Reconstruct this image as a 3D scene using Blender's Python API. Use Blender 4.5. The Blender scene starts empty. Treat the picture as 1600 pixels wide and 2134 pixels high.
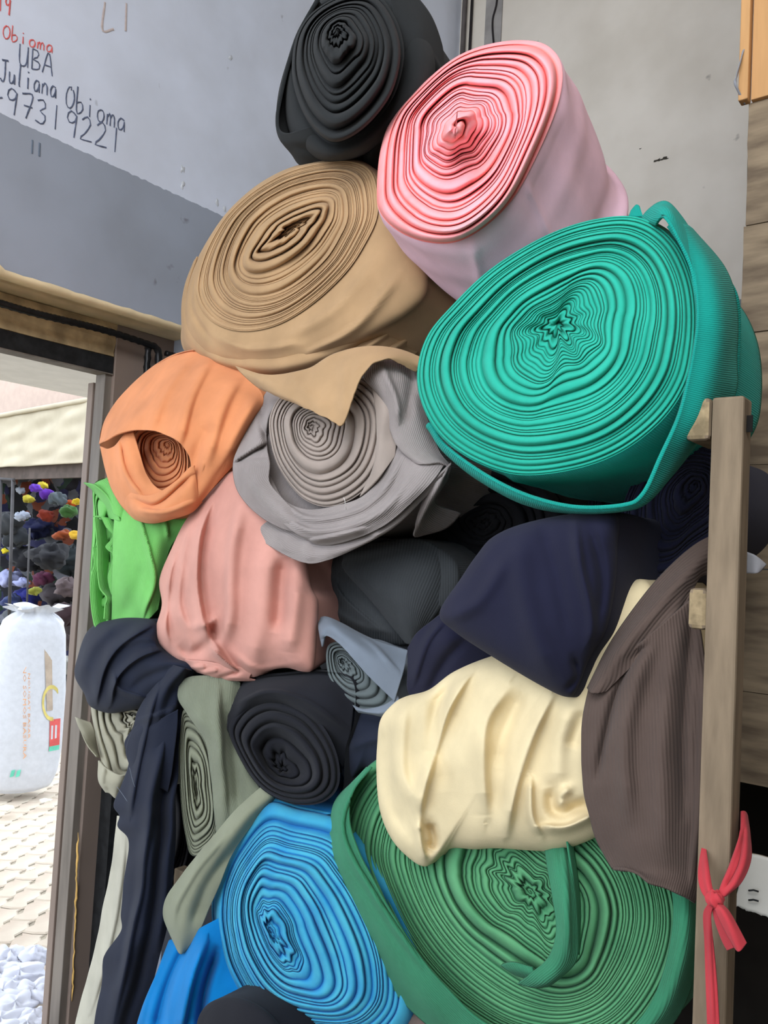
import bpy, bmesh, math, random
import numpy as np
from mathutils import Vector, Matrix

# ---------------------------------------------------------------- camera, world, exposure
SC = bpy.context.scene
COL = SC.collection
FPX = 1700.0
CAM = Vector((0.0, 0.0, 1.80))
ROT = Matrix.Rotation(math.radians(93.0), 3, 'X') @ Matrix.Rotation(math.radians(3.07), 3, 'Z')
cam = bpy.data.cameras.new('camera')
cam.sensor_fit = 'VERTICAL'
cam.sensor_height = 36.0
cam.lens = 36.0 * FPX / 2134.0
cam.clip_start = 0.02
cam_ob = bpy.data.objects.new('camera', cam)
COL.objects.link(cam_ob)
cam_ob.matrix_world = Matrix.Translation(CAM) @ ROT.to_4x4()
SC.camera = cam_ob
SC.view_settings.view_transform = 'Standard'
SC.view_settings.look = 'None'
SC.view_settings.gamma = 1.0
SC.view_settings.use_curve_mapping = False
SC.view_settings.exposure = 0.1

world = bpy.data.worlds.new('overcast_sky')
SC.world = world
world.use_nodes = True
wn = world.node_tree
bgn = wn.nodes['Background']
bgn.inputs[0].default_value = (0.80, 0.88, 1.0, 1)
bgn.inputs[1].default_value = 4.0

def area(name, loc, target, sx, sy, power, color):
    l = bpy.data.lights.new(name, 'AREA')
    l.shape = 'RECTANGLE'; l.size = sx; l.size_y = sy
    l.energy = power; l.color = color
    o = bpy.data.objects.new(name, l); COL.objects.link(o)
    o.location = loc
    o.rotation_euler = (Vector(target) - Vector(loc)).to_track_quat('-Z', 'Y').to_euler()
    return o
# daylight of the open shop front, behind and left of the camera
area('shopfront_daylight', (-0.6, -0.9, 3.65), (0.1, 2.2, 2.25), 2.2, 1.0, 58, (0.97, 0.98, 1.0))

# ---------------------------------------------------------------- geometry helpers
def ray(px, py):
    return ROT @ Vector(((px - 800.0) / FPX, (1067.0 - py) / FPX, -1.0))
def P(px, py, d):
    return CAM + ray(px, py) * d
RM = np.array(ROT)
CAMN = np.array(CAM)
def rays(px, py):
    v = np.stack([(px - 800.0) / FPX, (1067.0 - py) / FPX, -np.ones_like(px)], -1)
    return v @ RM.T
_d = ray(2147, 1229); _d.z = 0
D = _d.normalized()                      # direction into the rack, parallel to the left wall
NP = Vector((D.y, -D.x, 0))              # to the right, perpendicular to D
F0 = P(1150, 740, 1.5)                   # a point on the front plane of the stack
DN = np.array(D); F0N = np.array(F0)
OFFS = [0.0]                             # extra distance behind the front plane for the roll being built
def on_plane(px, py, off, n=None, o=None):
    """points where pixel rays meet the plane (front plane of the stack by default) shifted by off along n"""
    px = np.asarray(px, float); py = np.asarray(py, float)
    if n is None and o is None: off = off + OFFS[0]
    n = DN if n is None else n
    o = F0N if o is None else o
    r = rays(px, py)
    t = ((o - CAMN) @ n + off) / (r @ n)
    return CAMN + r * t[..., None]
def pt(px, py, off=0.0):
    return Vector(on_plane(np.array(px, float), np.array(py, float), np.array(off, float)))

def catmull(pts, n, closed=False):
    """resample a polyline of k-dim points to n samples on a Catmull-Rom curve"""
    p = np.asarray(pts, float)
    k = len(p)
    if closed:
        ext = np.vstack([p[-1], p, p[0], p[1]]); segs = k
    else:
        ext = np.vstack([2 * p[0] - p[1], p, 2 * p[-1] - p[-2]]); segs = k - 1
    m = 24
    out = []
    for i in range(segs):
        p0, p1, p2, p3 = ext[i], ext[i + 1], ext[i + 2], ext[i + 3]
        t = np.linspace(0, 1, m, endpoint=False)[:, None]
        out.append(0.5 * ((2 * p1) + (-p0 + p2) * t + (2 * p0 - 5 * p1 + 4 * p2 - p3) * t * t + (-p0 + 3 * p1 - 3 * p2 + p3) * t ** 3))
    out.append((p[0] if closed else p[-1])[None])
    c = np.vstack(out)
    L = np.concatenate([[0], np.cumsum(np.linalg.norm(np.diff(c, axis=0), axis=1))])
    s = np.linspace(0, L[-1], n + 1)[:-1] if closed else np.linspace(0, L[-1], n)
    return np.stack([np.interp(s, L, c[:, j]) for j in range(c.shape[1])], -1)

def wob(p, scale, seed):
    """cheap smooth pseudo noise in about -1..1"""
    rs = np.random.RandomState(seed)
    v = 0
    for i in range(6):
        k = rs.normal(size=3) * scale * (1 + 0.5 * i)
        v = v + np.sin(p @ k + rs.uniform(0, 6.28)) / (1 + 0.5 * i)
    return v / 2.2

def mesh_ob(name, verts, faces, m=None, parent=None, smooth=True, uv=None, attr=None):
    me = bpy.data.meshes.new(name)
    verts = np.asarray(verts, dtype=np.float32).reshape(-1, 3)
    if isinstance(faces, np.ndarray) and faces.ndim == 2:
        nf, k = faces.shape
        me.vertices.add(len(verts)); me.vertices.foreach_set('co', verts.ravel())
        me.loops.add(nf * k); me.loops.foreach_set('vertex_index', faces.astype(np.int32).ravel())
        me.polygons.add(nf); me.polygons.foreach_set('loop_start', np.arange(0, nf * k, k, dtype=np.int32))
        me.update(calc_edges=True)
        me.validate()
    else:
        me.from_pydata([tuple(map(float, v)) for v in verts], [], [tuple(map(int, f)) for f in faces])
        me.update()
    if smooth:
        me.polygons.foreach_set('use_smooth', np.ones(len(me.polygons), dtype=bool))
    if uv is not None and len(uv) == len(me.vertices):
        lay = me.uv_layers.new(name='UVMap')
        idx = np.empty(len(me.loops), dtype=np.int32); me.loops.foreach_get('vertex_index', idx)
        lay.data.foreach_set('uv', np.asarray(uv, dtype=np.float32)[idx].ravel())
    if attr is not None and len(attr) == len(me.vertices):
        a = me.attributes.new('fade', 'FLOAT', 'POINT')
        a.data.foreach_set('value', np.asarray(attr, dtype=np.float32))
    ob = bpy.data.objects.new(name, me); COL.objects.link(ob)
    if m: me.materials.append(m)
    if parent: ob.parent = parent
    return ob

def tag(o, label, cat, group=None, kind=None):
    if label: o['label'] = label
    if cat: o['category'] = cat
    if group: o['group'] = group
    if kind: o['kind'] = kind
    return o
def thing(name, label, cat, loc=(0, 0, 0), group=None):
    o = bpy.data.objects.new(name, None); COL.objects.link(o)
    o.empty_display_size = 0.05
    return tag(o, label, cat, group)
def struct(o):
    o['kind'] = 'structure'; return o

def grid_faces(a, b, wrap_b=False, flip=False):
    i = np.arange(a - 1)[:, None]; j = np.arange(b if wrap_b else b - 1)[None, :]
    j2 = (j + 1) % b
    f = np.stack(np.broadcast_arrays(i * b + j, i * b + j2, (i + 1) * b + j2, (i + 1) * b + j), -1).reshape(-1, 4)
    return f[:, ::-1].copy() if flip else f

def obox(name, c, ax, half, m, parent=None, bevel=0.0, rough=0.0, seed=0):
    """oriented box: centre, three axes, half sizes"""
    ax = [Vector(a).normalized() for a in ax]
    bm = bmesh.new()
    bmesh.ops.create_cube(bm, size=2.0)
    if rough > 0:
        bmesh.ops.subdivide_edges(bm, edges=bm.edges[:], cuts=5, use_grid_fill=True)
    if bevel > 0 and rough == 0:
        pass
    for v in bm.verts:
        l = [v.co[i] * half[i] for i in range(3)]
        v.co = Vector(c) + ax[0] * l[0] + ax[1] * l[1] + ax[2] * l[2]
    if bevel > 0:
        es = [e for e in bm.edges if len(e.link_faces) == 2 and e.calc_face_angle(0) > 0.7]
        bmesh.ops.bevel(bm, geom=es, offset=bevel, segments=2, affect='EDGES', profile=0.5)
    if rough > 0:
        rnd = random.Random(seed)
        for v in bm.verts:
            v.co += Vector((rnd.uniform(-1, 1), rnd.uniform(-1, 1), rnd.uniform(-1, 1))) * rough
    bmesh.ops.recalc_face_normals(bm, faces=bm.faces[:])
    me = bpy.data.meshes.new(name); bm.to_mesh(me); bm.free()
    ob = bpy.data.objects.new(name, me); COL.objects.link(ob)
    if m: me.materials.append(m)
    if parent: ob.parent = parent
    return ob

def tube(name, pts, r, m, parent=None, seg=8, n=None, twist=0.0, closed_ends=True, flat=1.0):
    """tube along 3D points; r number or list; twist>0 makes ribbed bar"""
    p = np.array([tuple(q) for q in pts], float)
    if n: p = catmull(p, n)
    k = len(p)
    r = np.interp(np.linspace(0, 1, k), np.linspace(0, 1, len(r)), r) if hasattr(r, '__len__') else np.full(k, r)
    t = np.gradient(p, axis=0); t /= np.linalg.norm(t, axis=1)[:, None] + 1e-9
    up = np.array([0.13, 0.2, 0.97])
    V = []
    for i in range(k):
        a = np.cross(t[i], up); a /= np.linalg.norm(a) + 1e-9
        b = np.cross(a, t[i])
        for j in range(seg):
            th = 2 * math.pi * j / seg
            rr = r[i] * (1 + (0.22 * (math.sin(i * 2.1 + th * 2) > 0.2) if twist else 0))
            V.append(p[i] + (a * math.cos(th) + b * math.sin(th) * flat) * rr)
    F = grid_faces(k, seg, True)
    V = np.vstack([V, p[0][None], p[-1][None]])
    faces = [tuple(f) for f in F]
    for j in range(seg):
        faces.append((k * seg, (j + 1) % seg, j))
        faces.append((k * seg + 1, (k - 1) * seg + j, (k - 1) * seg + (j + 1) % seg))
    return mesh_ob(name, V, faces, m, parent)

# ---------------------------------------------------------------- materials
def s2l(c):
    return tuple(((x / 255.0) / 12.92 if x / 255.0 <= 0.04045 else ((x / 255.0 + 0.055) / 1.055) ** 2.4) for x in c) + (1.0,)
def newmat(name, rough=0.9):
    m = bpy.data.materials.new(name); m.use_nodes = True
    nt = m.node_tree; b = nt.nodes['Principled BSDF']
    b.inputs['Roughness'].default_value = rough
    b.inputs['Specular IOR Level'].default_value = 0.2
    return m, nt, b
def N(nt, t, **kw):
    n = nt.nodes.new(t)
    for k, v in kw.items():
        if k in n.inputs.keys(): n.inputs[k].default_value = v
        else: setattr(n, k, v)
    return n
def ramp(nt, src, stops):
    r = nt.nodes.new('ShaderNodeValToRGB')
    el = r.color_ramp.elements
    while len(el) < len(stops): el.new(0.5)
    for e, (p, c) in zip(el, stops): e.position = p; e.color = c
    nt.links.new(src, r.inputs[0]); return r
def cloth(name, rgb, rib=0.0, fade=None, sheen=0.25, bump=0.25, var=0.12, dim=0.74):
    """knitted jersey / rib cloth; rib = ribs per metre along uv.x"""
    m, nt, b = newmat(name, 0.92)
    c = s2l(rgb)
    c = tuple(x * dim for x in c[:3]) + (1,)
    tc = N(nt, 'ShaderNodeTexCoord')
    n1 = N(nt, 'ShaderNodeTexNoise', Scale=9.0, Detail=4.0)
    nt.links.new(tc.outputs['Object'], n1.inputs['Vector'])
    lo = tuple(x * (1 - var) for x in c[:3]) + (1,); hi = tuple(min(1, x * (1 + var)) for x in c[:3]) + (1,)
    rp = ramp(nt, n1.outputs['Fac'], [(0.3, lo), (0.7, hi)])
    col = rp.outputs[0]
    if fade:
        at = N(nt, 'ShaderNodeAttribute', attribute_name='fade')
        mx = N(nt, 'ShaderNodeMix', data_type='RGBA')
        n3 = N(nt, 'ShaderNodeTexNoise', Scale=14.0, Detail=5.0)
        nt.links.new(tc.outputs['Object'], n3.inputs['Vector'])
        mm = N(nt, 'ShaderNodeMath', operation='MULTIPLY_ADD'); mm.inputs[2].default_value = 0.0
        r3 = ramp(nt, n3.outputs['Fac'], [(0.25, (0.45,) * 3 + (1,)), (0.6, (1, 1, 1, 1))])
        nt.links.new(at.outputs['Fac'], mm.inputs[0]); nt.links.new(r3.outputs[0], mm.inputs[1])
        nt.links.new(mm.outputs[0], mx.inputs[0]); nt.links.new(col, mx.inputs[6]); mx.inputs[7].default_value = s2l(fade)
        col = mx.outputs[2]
    nt.links.new(col, b.inputs['Base Color'])
    b.inputs['Sheen Weight'].default_value = sheen
    b.inputs['Sheen Roughness'].default_value = 0.6
    b.inputs['Sheen Tint'].default_value = tuple(min(1, x * 0.6 + 0.3) for x in c[:3]) + (1,)
    n2 = N(nt, 'ShaderNodeTexNoise', Scale=420.0, Detail=2.0)
    nt.links.new(tc.outputs['Object'], n2.inputs['Vector'])
    bp = N(nt, 'ShaderNodeBump', Strength=bump, Distance=0.0012)
    nt.links.new(n2.outputs['Fac'], bp.inputs['Height'])
    if rib:
        uvn = N(nt, 'ShaderNodeUVMap', uv_map='UVMap')
        wv = N(nt, 'ShaderNodeTexWave', Scale=rib / 3.1416 / 2 * 1.0, Distortion=0.15)
        wv.bands_direction = 'X'
        nt.links.new(uvn.outputs[0], wv.inputs['Vector'])
        b2 = N(nt, 'ShaderNodeBump', Strength=0.45, Distance=0.0015)
        nt.links.new(wv.outputs['Fac'], b2.inputs['Height'])
        nt.links.new(bp.outputs[0], b2.inputs['Normal'])
        nt.links.new(b2.outputs[0], b.inputs['Normal'])
    else:
        nt.links.new(bp.outputs[0], b.inputs['Normal'])
    return m
def plain(name, rgb, rough=0.7, metal=0.0, var=0.15, scale=12.0, bump=0.2, stretch=(1, 1, 1), rgb2=None, detail=6.0):
    m, nt, b = newmat(name, rough)
    c = s2l(rgb)
    tc = N(nt, 'ShaderNodeTexCoord'); mp = N(nt, 'ShaderNodeMapping'); mp.inputs['Scale'].default_value = stretch
    nt.links.new(tc.outputs['Object'], mp.inputs[0])
    n1 = N(nt, 'ShaderNodeTexNoise', Scale=scale, Detail=detail)
    nt.links.new(mp.outputs[0], n1.inputs['Vector'])
    lo = tuple(x * (1 - var) for x in c[:3]) + (1,) if rgb2 is None else s2l(rgb2)
    hi = tuple(min(1, x * (1 + var)) for x in c[:3]) + (1,)
    rp = ramp(nt, n1.outputs['Fac'], [(0.35, lo), (0.65, hi)])
    nt.links.new(rp.outputs[0], b.inputs['Base Color'])
    b.inputs['Metallic'].default_value = metal
    bp = N(nt, 'ShaderNodeBump', Strength=bump, Distance=0.004)
    nt.links.new(n1.outputs['Fac'], bp.inputs['Height']); nt.links.new(bp.outputs[0], b.inputs['Normal'])
    return m

def wall_paint(name, upper, lower, zb, spots=(70, 60, 50)):
    """white emulsion above height zb, grey dado below, scuffs and peeled flakes"""
    m, nt, b = newmat(name, 0.6)
    b.inputs['Specular IOR Level'].default_value = 0.35
    tc = N(nt, 'ShaderNodeTexCoord')
    sp = N(nt, 'ShaderNodeSeparateXYZ'); nt.links.new(tc.outputs['Object'], sp.inputs[0])
    nz = N(nt, 'ShaderNodeTexNoise', Scale=3.0, Detail=4.0); nt.links.new(tc.outputs['Object'], nz.inputs['Vector'])
    nf = N(nt, 'ShaderNodeTexNoise', Scale=40.0, Detail=6.0); nt.links.new(tc.outputs['Object'], nf.inputs['Vector'])
    ad = N(nt, 'ShaderNodeMath', operation='MULTIPLY_ADD'); ad.inputs[1].default_value = 0.014; ad.inputs[2].default_value = -0.007
    nt.links.new(nf.outputs['Fac'], ad.inputs[0])
    zz = N(nt, 'ShaderNodeMath', operation='ADD'); nt.links.new(sp.outputs[2], zz.inputs[0]); nt.links.new(ad.outputs[0], zz.inputs[1])
    gt = N(nt, 'ShaderNodeMath', operation='GREATER_THAN'); gt.inputs[1].default_value = zb; nt.links.new(zz.outputs[0], gt.inputs[0])
    mx = N(nt, 'ShaderNodeMix', data_type='RGBA'); nt.links.new(gt.outputs[0], mx.inputs[0])
    mx.inputs[6].default_value = s2l(lower); mx.inputs[7].default_value = s2l(upper)
    r1 = ramp(nt, nz.outputs['Fac'], [(0.3, (0.86, 0.85, 0.83, 1)), (0.62, (1, 1, 1, 1))])
    mu = N(nt, 'ShaderNodeMix', data_type='RGBA', blend_type='MULTIPLY'); mu.inputs[0].default_value = 1
    nt.links.new(mx.outputs[2], mu.inputs[6]); nt.links.new(r1.outputs[0], mu.inputs[7])
    # small dark scuffs
    ns = N(nt, 'ShaderNodeTexNoise', Scale=11.0, Detail=3.0); nt.links.new(tc.outputs['Object'], ns.inputs['Vector'])
    rs = ramp(nt, ns.outputs['Fac'], [(0.70, (0, 0, 0, 1)), (0.76, (0.5, 0.5, 0.5, 1))])
    ms = N(nt, 'ShaderNodeMix', data_type='RGBA'); nt.links.new(rs.outputs[0], ms.inputs[0])
    nt.links.new(mu.outputs[2], ms.inputs[6]); ms.inputs[7].default_value = s2l(spots)
    nt.links.new(ms.outputs[2], b.inputs['Base Color'])
    bp = N(nt, 'ShaderNodeBump', Strength=0.25, Distance=0.01); nt.links.new(nz.outputs['Fac'], bp.inputs['Height'])
    b2 = N(nt, 'ShaderNodeBump', Strength=0.1, Distance=0.003); nt.links.new(nf.outputs['Fac'], b2.inputs['Height'])
    nt.links.new(bp.outputs[0], b2.inputs['Normal']); nt.links.new(b2.outputs[0], b.inputs['Normal'])
    return m

# ---------------------------------------------------------------- cloth builders
def crease_field(px, py, creases):
    """sum of ridge heights (metres toward viewer) given polylines in picture pixels; asym ridges have one sharp side"""
    h = np.zeros_like(px)
    for c in creases:
        pts, w, amp = c[0], c[1], c[2]
        asym = c[3] if len(c) > 3 else 0.0
        q = catmull(pts, 24) if len(pts) > 2 else np.asarray(pts, float)
        best = np.full(px.shape, 1e9); sd = np.zeros_like(px); tt = np.zeros_like(px)
        for i in range(len(q) - 1):
            a, b = q[i], q[i + 1]
            ab = b - a; L2 = ab @ ab + 1e-9
            t = np.clip(((px - a[0]) * ab[0] + (py - a[1]) * ab[1]) / L2, 0, 1)
            dx = px - (a[0] + t * ab[0]); dy = py - (a[1] + t * ab[1])
            d = np.hypot(dx, dy)
            s = np.sign(ab[0] * dy - ab[1] * dx)
            m = d < best
            best = np.where(m, d, best); sd = np.where(m, s, sd); tt = np.where(m, (i + t) / (len(q) - 1), tt)
        if asym:
            ww = np.where(sd * np.sign(asym) > 0, w, w * (1 - min(0.9, abs(asym))))
        else:
            ww = w
        env = np.clip(np.minimum(tt, 1 - tt) * 6, 0, 1)
        env = 0.25 + 0.75 * env
        h += amp * env * np.exp(-(best / ww) ** 2)
    return h

def solid(ob, th, off=-1.0):
    s = ob.modifiers.new('thickness', 'SOLIDIFY'); s.thickness = th; s.offset = off
    return ob

def patch(name, rows, m, parent=None, creases=(), th=0.003, nu=70, nv=70, wr=0.002, seed=1, ragged=0.0, uvrot=False, fold=None):
    """cloth sheet through a grid of (px, py, off) rows; off metres behind (+) / before (-) the front plane"""
    R = [catmull(r, nu) for r in rows]
    R = np.array(R)                                   # rows, nu, 3
    G = np.array([catmull(R[:, j], nv) if len(rows) > 2 else np.linspace(R[0, j], R[-1, j], nv) for j in range(nu)])
    G = G.transpose(1, 0, 2)                          # nv, nu, 3
    px, py, off = G[..., 0], G[..., 1], G[..., 2].copy()
    if ragged:
        rs = np.random.RandomState(seed + 5)
        e = np.convolve(rs.normal(size=nu + 4), np.ones(3) / 3, 'same')[:nu]
        k = np.linspace(0, 1, nv)[:, None] ** 8
        py = py + k * e[None] * ragged
    off -= crease_field(px, py, creases)
    V = on_plane(px, py, off)
    V = V + (wob(V.reshape(-1, 3), 14.0, seed) * wr).reshape(V.shape[:2])[..., None] * (-DN)
    d1 = np.linalg.norm(np.diff(V, axis=1), axis=2); U = np.concatenate([np.zeros((nv, 1)), np.cumsum(d1, 1)], 1)
    d0 = np.linalg.norm(np.diff(V, axis=0), axis=2); W = np.concatenate([np.zeros((1, nu)), np.cumsum(d0, 0)], 0)
    U = np.broadcast_to(np.linspace(0, 1, nu)[None] * d1.sum(1).mean(), U.shape)
    uv = np.stack([W, U] if uvrot else [U, W], -1).reshape(-1, 2)
    ob = mesh_ob(name, V.reshape(-1, 3), grid_faces(nv, nu), m, parent, uv=uv)
    if th: solid(ob, th, 0.0)
    return ob

def frame_of(a):
    a = np.array(a); e1 = np.cross(a, [0, 0, 1.0]); e1 /= np.linalg.norm(e1); return a, e1, np.cross(e1, a)

def axis_to(vp):
    r = ray(*vp).normalized()
    return np.array(r)

def coil(name, hub, outline, off, m, parent, vp=(2147, 1229), winds=24, H=None, ridge=1.0, crumple=0.25, q0=0.35, seed=1,
         slot=None, M=150, T=8, jit=0.35, power=1.0, vary=0.5, shape_p=3.0, floorz=0.0, core=0.06):
    """rolled-up cloth seen end-on: one continuous spiral of rounded folded layers.
    hub / outline in picture pixels on the plane through hub at off; H(q) = how far the layers stand out toward the viewer"""
    a = axis_to(vp)
    O = np.array(pt(hub[0], hub[1], off))
    o2 = catmull(outline, M, closed=True)
    rs = np.random.RandomState(seed)
    gaps = np.exp(rs.normal(size=winds) * vary); knots = np.concatenate([[0], np.cumsum(gaps)]); knots /= knots[-1]
    jv = rs.uniform(-1, 0.8, winds + 2) * jit
    w = np.arange(-M, winds * M + 1) / M                       # wind + tau
    tau = (np.arange(-M, winds * M + 1) % M)
    ts = np.linspace(0, 1, T)
    X = np.clip(w[:, None] + ts[None], 0, winds)            # running wind coordinate
    q = np.interp(X, np.arange(winds + 1), knots) ** power
    qmid = np.interp(np.minimum(w + 0.5, winds), np.arange(winds + 1), knots) ** power
    th = 2 * np.pi * tau / M
    cr = np.zeros_like(q)
    for i in range(6):
        k = rs.randint(2, 5) if i < 3 else rs.randint(6, 13)
        cr += (np.sin(k * th[:, None] + rs.uniform(0, 6.28) + q * rs.uniform(-5, 5))) * (0.8 if i < 3 else 0.9 * np.exp(-(q / (0.62 * q0)) ** 2))
    cr /= 3.0
    # cusped folds
    cr = np.sign(cr) * np.abs(cr) ** 0.8
    env = (np.exp(-(q / q0) ** 2) + 0.06) * (1 - np.clip(q, 0, 1) ** 5) * np.clip(q / core, 0.25, 1)
    v = o2[tau] - np.array(hub, float)                     # pixel vectors
    sc = q * (1 + crumple * env * cr)
    V2 = v[:, None, :] * sc[..., None]
    if slot:
        ang, fac = slot
        u = np.array([math.cos(ang), math.sin(ang)]); n = np.array([-u[1], u[0]])
        k = np.clip(q / 0.75, 0, 1); k = k * k * (3 - 2 * k)
        mul = fac + (1 - fac) * k
        mul2 = 1 + 0.35 * (1 - k)
        V2 = (V2 @ u)[..., None] * mul2[..., None] * u + (V2 @ n)[..., None] * mul[..., None] * n
    px = hub[0] + V2[..., 0]; py = hub[1] + V2[..., 1]
    mpp = (np.linalg.norm(O - CAMN)) / FPX * 1.0
    rad = np.linalg.norm(v, axis=1).mean() * mpp
    layer = (np.interp(np.minimum(X + 0, winds), np.arange(winds + 1), knots))
    thick = rad * (np.interp(np.minimum(np.floor(w) + 1, winds), np.arange(winds + 1), knots) - np.interp(np.floor(w), np.arange(winds + 1), knots))
    thick2 = rad * (np.interp(np.minimum(np.floor(w) + 2, winds), np.arange(winds + 1), knots) - np.interp(np.minimum(np.floor(w) + 1, winds), np.arange(winds + 1), knots))
    thw = thick * (1 - tau / M) + thick2 * (tau / M); thw = np.maximum(thw, rad * 0.6 / winds)
    jj = np.interp(w, np.arange(winds + 2), jv) + 0.25 * np.sin(3 * th + w * 1.3) * jit
    prof = 1 - np.abs(2 * ts - 1) ** shape_p
    Hq = H(np.clip(q, 0, 1)) if H else 0 * q
    out = Hq + prof[None] * (thw[:, None] * ridge * (1 + jj[:, None]) * 0.9) - floorz
    last = np.clip((winds - w) , 0, 1)[:, None]
    out = np.where(last < 1, Hq + (out - Hq) * last, out)
    V = on_plane(px, py, -out, n=a, o=O)
    uv = np.stack([np.broadcast_to(ts[None] * 0.01, q.shape), np.broadcast_to((w * rad)[:, None], q.shape)], -1).reshape(-1, 2)
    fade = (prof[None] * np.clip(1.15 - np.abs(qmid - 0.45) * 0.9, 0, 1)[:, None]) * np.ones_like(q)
    ob = mesh_ob(name, V.reshape(-1, 3), grid_faces(len(w), T), m, parent, uv=uv, attr=fade.ravel())
    rim = on_plane(o2[:, 0], o2[:, 1], np.full(M, -(float(H(np.array(1.0))) if H else 0.0)), n=a, o=O)
    return ob, rim, a, O

def body(name, rim, a, L, m, parent, swell=0.03, wr=0.004, seed=1, rings=26, taper=0.0, folds=(), sag=0.0, wscale=9.0, capfront=False, lip=0.012, hoops=()):
    """outer wrap of a roll: the rim swept back along its axis with soft wrinkles, closed at the back"""
    M = len(rim); C = rim.mean(0)
    rs = np.random.RandomState(seed)
    s = L * np.concatenate([[0, 0.004, 0.012, 0.03], np.linspace(0.06, 1, rings - 4)])
    V = []
    R = np.linalg.norm(rim - C, axis=1).mean()
    for i, si in enumerate(s):
        k = 1 + swell * (1 - math.exp(-si / lip)) - taper * (si / L)
        p = C + (rim - C) * k + a * si
        nrm = (rim - C); nrm = nrm / (np.linalg.norm(nrm, axis=1)[:, None] + 1e-9)
        am = wr * min(1, si / 0.03)
        p = p + nrm * (wob(p * np.array([1, 1, 1]), wscale, seed) * am)[:, None]
        for (th0, wdt, amp, drift) in folds:
            th = np.arange(M) / M * 2 * np.pi
            d = (th - th0 - drift * si + np.pi) % (2 * np.pi) - np.pi
            p = p + nrm * (amp * np.exp(-(d / wdt) ** 2) * min(1, si / 0.02))[:, None]
        for (hs_, hw, ha) in hoops:
            p = p + nrm * ha * math.exp(-((si - hs_) / hw) ** 2)
        p[:, 2] -= sag * (si / L) ** 2
        V.append(p)
    # rounded back end
    last = V[-1]; Cl = last.mean(0)
    for k in (0.9, 0.6, 0.25, 0.02):
        V.append(Cl + (last - Cl) * k + a * (0.03 * (1 - k * k)))
    V = np.array(V)
    circ = np.concatenate([[0], np.cumsum(np.linalg.norm(np.diff(rim, axis=0), axis=1))])
    uv = np.stack([np.broadcast_to(circ[None], V.shape[:2]), np.broadcast_to(np.concatenate([s, s[-1:] + [0.02], s[-1:] + [0.04], s[-1:] + [.06], s[-1:] + [.08]])[:, None], V.shape[:2])], -1).reshape(-1, 2)
    return mesh_ob(name, V.reshape(-1, 3), grid_faces(len(V), M, True, flip=True), m, parent, uv=uv)

def dome(name, hub, outline, off, m, parent, vp=(2147, 1229), bulge=0.06, k=2.2, creases=(), Q=90, M=260, wr=0.003, seed=1, wscale=11.0):
    """cloth pulled over the end of a roll: bulging sheet inside the outline with sculpted creases"""
    a = axis_to(vp)
    O = np.array(pt(hub[0], hub[1], off))
    o2 = catmull(outline, M, closed=True)
    q = np.sin(np.linspace(0.0, 1, Q) * np.pi / 2)[:, None]
    px = hub[0] + (o2[:, 0][None] - hub[0]) * q; py = hub[1] + (o2[:, 1][None] - hub[1]) * q
    out = bulge * np.sqrt(np.maximum(0, 1 - q ** k)) * np.ones_like(px)
    edge = np.clip((1 - q) / 0.12, 0, 1)
    out = out + crease_field(px, py, creases) * (0.35 + 0.65 * edge)
    V = on_plane(px, py, -out, n=a, o=O)
    V = V + (wob(V.reshape(-1, 3), wscale, seed) * wr).reshape(px.shape)[..., None] * (-a) * edge[..., None]
    uv = np.stack([px * 0.001, py * 0.001], -1).reshape(-1, 2)
    ob = mesh_ob(name, V.reshape(-1, 3), grid_faces(Q, M, True), m, parent, uv=uv)
    return ob, V[-1], a, O

def shoulder(name, hub, inner, outer, off, depth, m, parent, vp=(2147, 1229), L=0.35, M=200, wr=0.006, seed=1, creases=(), rings=30, inset=0.0, taper=0.0):
    """outer wrap whose front swells from the coil rim (inner outline) to a fuller outline, then runs back along the axis"""
    a = axis_to(vp); O = np.array(pt(hub[0], hub[1], off))
    i2 = catmull(inner, M, closed=True); o2 = catmull(outer, M, closed=True)
    # align the two outlines by angle about the hub
    c = i2.mean(0)
    def byang(o):
        th = np.arctan2(o[:, 1] - c[1], o[:, 0] - c[0]); k = np.argsort(th)
        t = np.linspace(-np.pi, np.pi, M, endpoint=False)
        tt = np.concatenate([th[k] - 2 * np.pi, th[k], th[k] + 2 * np.pi])
        return np.stack([np.interp(t, tt, np.tile(o[k, j], 3)) for j in (0, 1)], -1)
    i2 = byang(i2); o2 = byang(o2)
    V = []
    K = 26
    for j in range(K):
        t = j / (K - 1) * np.pi / 2
        p = i2 + (o2 - i2) * np.sin(t)
        dd = depth * (1 - np.cos(t)) + inset * (1 - np.sin(t))
        h = crease_field(p[:, 0], p[:, 1], creases) * min(1, j / 4)
        V.append(on_plane(p[:, 0], p[:, 1], dd - h, n=a, o=O))
    last = V[-1]; C = last.mean(0)
    nrm = last - C; nrm /= np.linalg.norm(nrm, axis=1)[:, None]
    for i in range(1, rings):
        s = L * i / (rings - 1)
        p = C + (last - C) * (1 - taper * s / L) + a * s
        V.append(p + nrm * (wob(p, 9.0, seed) * wr * min(1, s / 0.05))[:, None])
    l2 = V[-1]; C2 = l2.mean(0)
    for k in (0.8, 0.4, 0.02): V.append(C2 + (l2 - C2) * k + a * 0.02)
    V = np.array(V)
    circ = np.concatenate([[0], np.cumsum(np.linalg.norm(np.diff(V[K - 1], axis=0), axis=1))])
    uv = np.stack([np.broadcast_to(circ[None], V.shape[:2]), np.broadcast_to(np.linspace(0, L, len(V))[:, None], V.shape[:2])], -1).reshape(-1, 2)
    return mesh_ob(name, V.reshape(-1, 3), grid_faces(len(V), M, True, flip=True), m, parent, uv=uv)
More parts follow.
